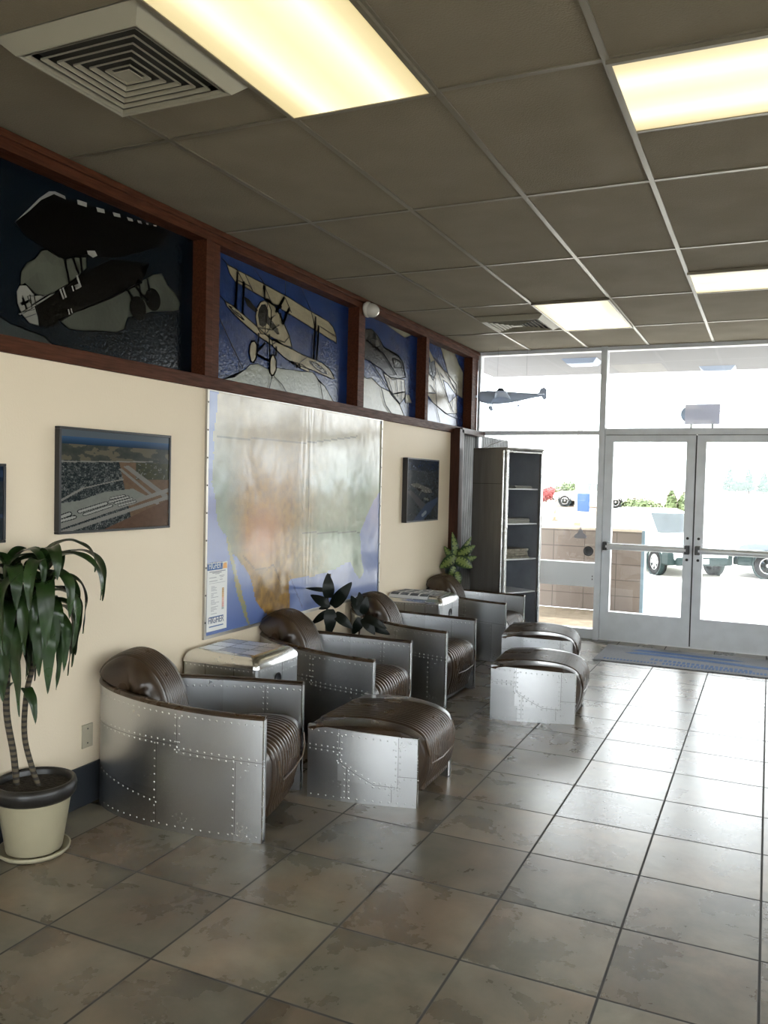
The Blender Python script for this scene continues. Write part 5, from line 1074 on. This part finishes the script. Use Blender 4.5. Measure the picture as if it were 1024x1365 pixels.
cn = thing('traffic_cone', 'tiny red traffic cone in the far car park', 'cone', (-7.75, 46, -.36)); MB().lathe([(.19, 0), (.19, .04), (.12, .05), (.03, .62), (0, .62)], n=14).build('cone_body', mat('cone_red', (.7, .08, .04), .6), cn); MB().lathe([(.095, .22), (.072, .36)], n=14).build('white_band', M_paper, cn)
def leafy(mb, c, r, n, R, size, tint=(1, 1, 1)):
    for k in range(n):
        d = Vector((R.gauss(0, 1), R.gauss(0, 1), R.gauss(0, 1))).normalized(); p = Vector(c)+Vector((d.x*r[0], d.y*r[1], d.z*r[2]))*R.uniform(.75, 1.05)
        a = d.orthogonal().normalized(); b = d.cross(a); s = size*R.uniform(.6, 1.3); th = R.uniform(0, 6.28); a, b = a*math.cos(th)+b*math.sin(th), b*math.cos(th)-a*math.sin(th)
        v = R.uniform(.7, 1.3); mb.add([p-a*s, p+b*s*.6+d*s*.3, p+a*s, p-b*s*.6-d*s*.2], [[0, 1, 2, 3]], tuple(v*q for q in tint))
M_bush = mat('bush_leaves', (.11, .15, .06), .8, attr='mul'); M_con = mat('conifer_needles', (.07, .13, .10), .8, attr='mul'); M_red = mat('red_blossom', (.42, .10, .10), .8, attr='mul'); M_trunk = mat('bark', (.12, .08, .05), .9)
def bush(name, label, cat, x, y, w, h, m, seed, group=None, z0=-.40):
    R = random.Random(seed); t = thing(name, label, cat, (x, y, z0), 0, group); mb = MB()
    for k in range(7): leafy(mb, (R.uniform(-.5, .5)*w, R.uniform(-.3, .3)*w, h*R.uniform(.4, .62)), (w*.36, w*.3, h*.38), 260, R, .07*max(w, h)**.5)
    mb.build('foliage', m, t); mb = MB()
    for k in range(4): mb.tube([(0, 0, 0), (R.uniform(-.2, .2)*w, R.uniform(-.1, .1)*w, h*.5)], .03, 6)
    mb.build('stems', M_trunk, t)
def conifer(label, x, y, h, w, seed):
    R = random.Random(seed); t = thing('conifer_tree', label, 'tree', (x, y, 1.0), 0, 'pale conifers on the horizon'); mb = MB()
    for k in range(16):
        f = k/15; z = h*(.14+.84*f); r = w*(1-f)**.8*R.uniform(.85, 1.1)+.06
        leafy(mb, (R.uniform(-.08, .08)*w, 0, z), (r, r, h*.05), int(130*(1-f)+30), R, .13)
    mb.build('foliage', M_con, t); MB().tube([(0, 0, 0), (0, 0, h*.95)], [.12, .02], 8).build('trunk', M_trunk, t)
conifer('tall pale conifer, leftmost of the row seen through the right door', -1.94, 120, 3.6, 1.05, 1)
conifer('pale conifer in the middle of the row seen through the right door', 0.44, 120, 3.2, 1.05, 2)
conifer('shorter pale conifer right of the middle one in the door glass', 2.20, 121, 2.8, .95, 3)
bush('shrub', 'broad green shrub between the two tall conifers', 'bush', -0.68, 118, 1.4, 1.9, M_con, 4, None, 1.0)
bush('shrub', 'low dark shrub at the far right of the conifer row', 'bush', 3.45, 118, 1.4, 1.6, M_con, 5, None, 1.0)
bush('shrub', 'round green bush seen through the left door beside its stile', 'bush', -1.15, 44, .7, 1.95, M_bush, 6)
bush('hedge', 'low yellow green hedge seen through the left door', 'hedge', -2.7, 46, 1.9, 1.45, M_bush, 7)
bush('shrub', 'green bush beyond the white pickup truck', 'bush', -11.1, 66.5, 1.9, 1.8, M_bush, 8, None, .2)
bush('flowering_shrub', 'small red flowering bush left of the white pickup truck', 'bush', -13.4, 67, 1.3, 1.35, M_red, 9, None, .2)
fe = thing('fence', 'pale rail fence beneath the conifers', 'fence', (1.7, 60, .10)); MB().box((-1.7, 0, .72), (2.3, .05, .78)).box((-1.7, 0, .95), (2.3, .05, 1.01)).build('rails', M_aluw, fe)
for k in range(6): MB().box((-1.7+k*.78, .05, 0), (-1.65+k*.78, .1, 1.06)).build('post', M_aluw, fe)
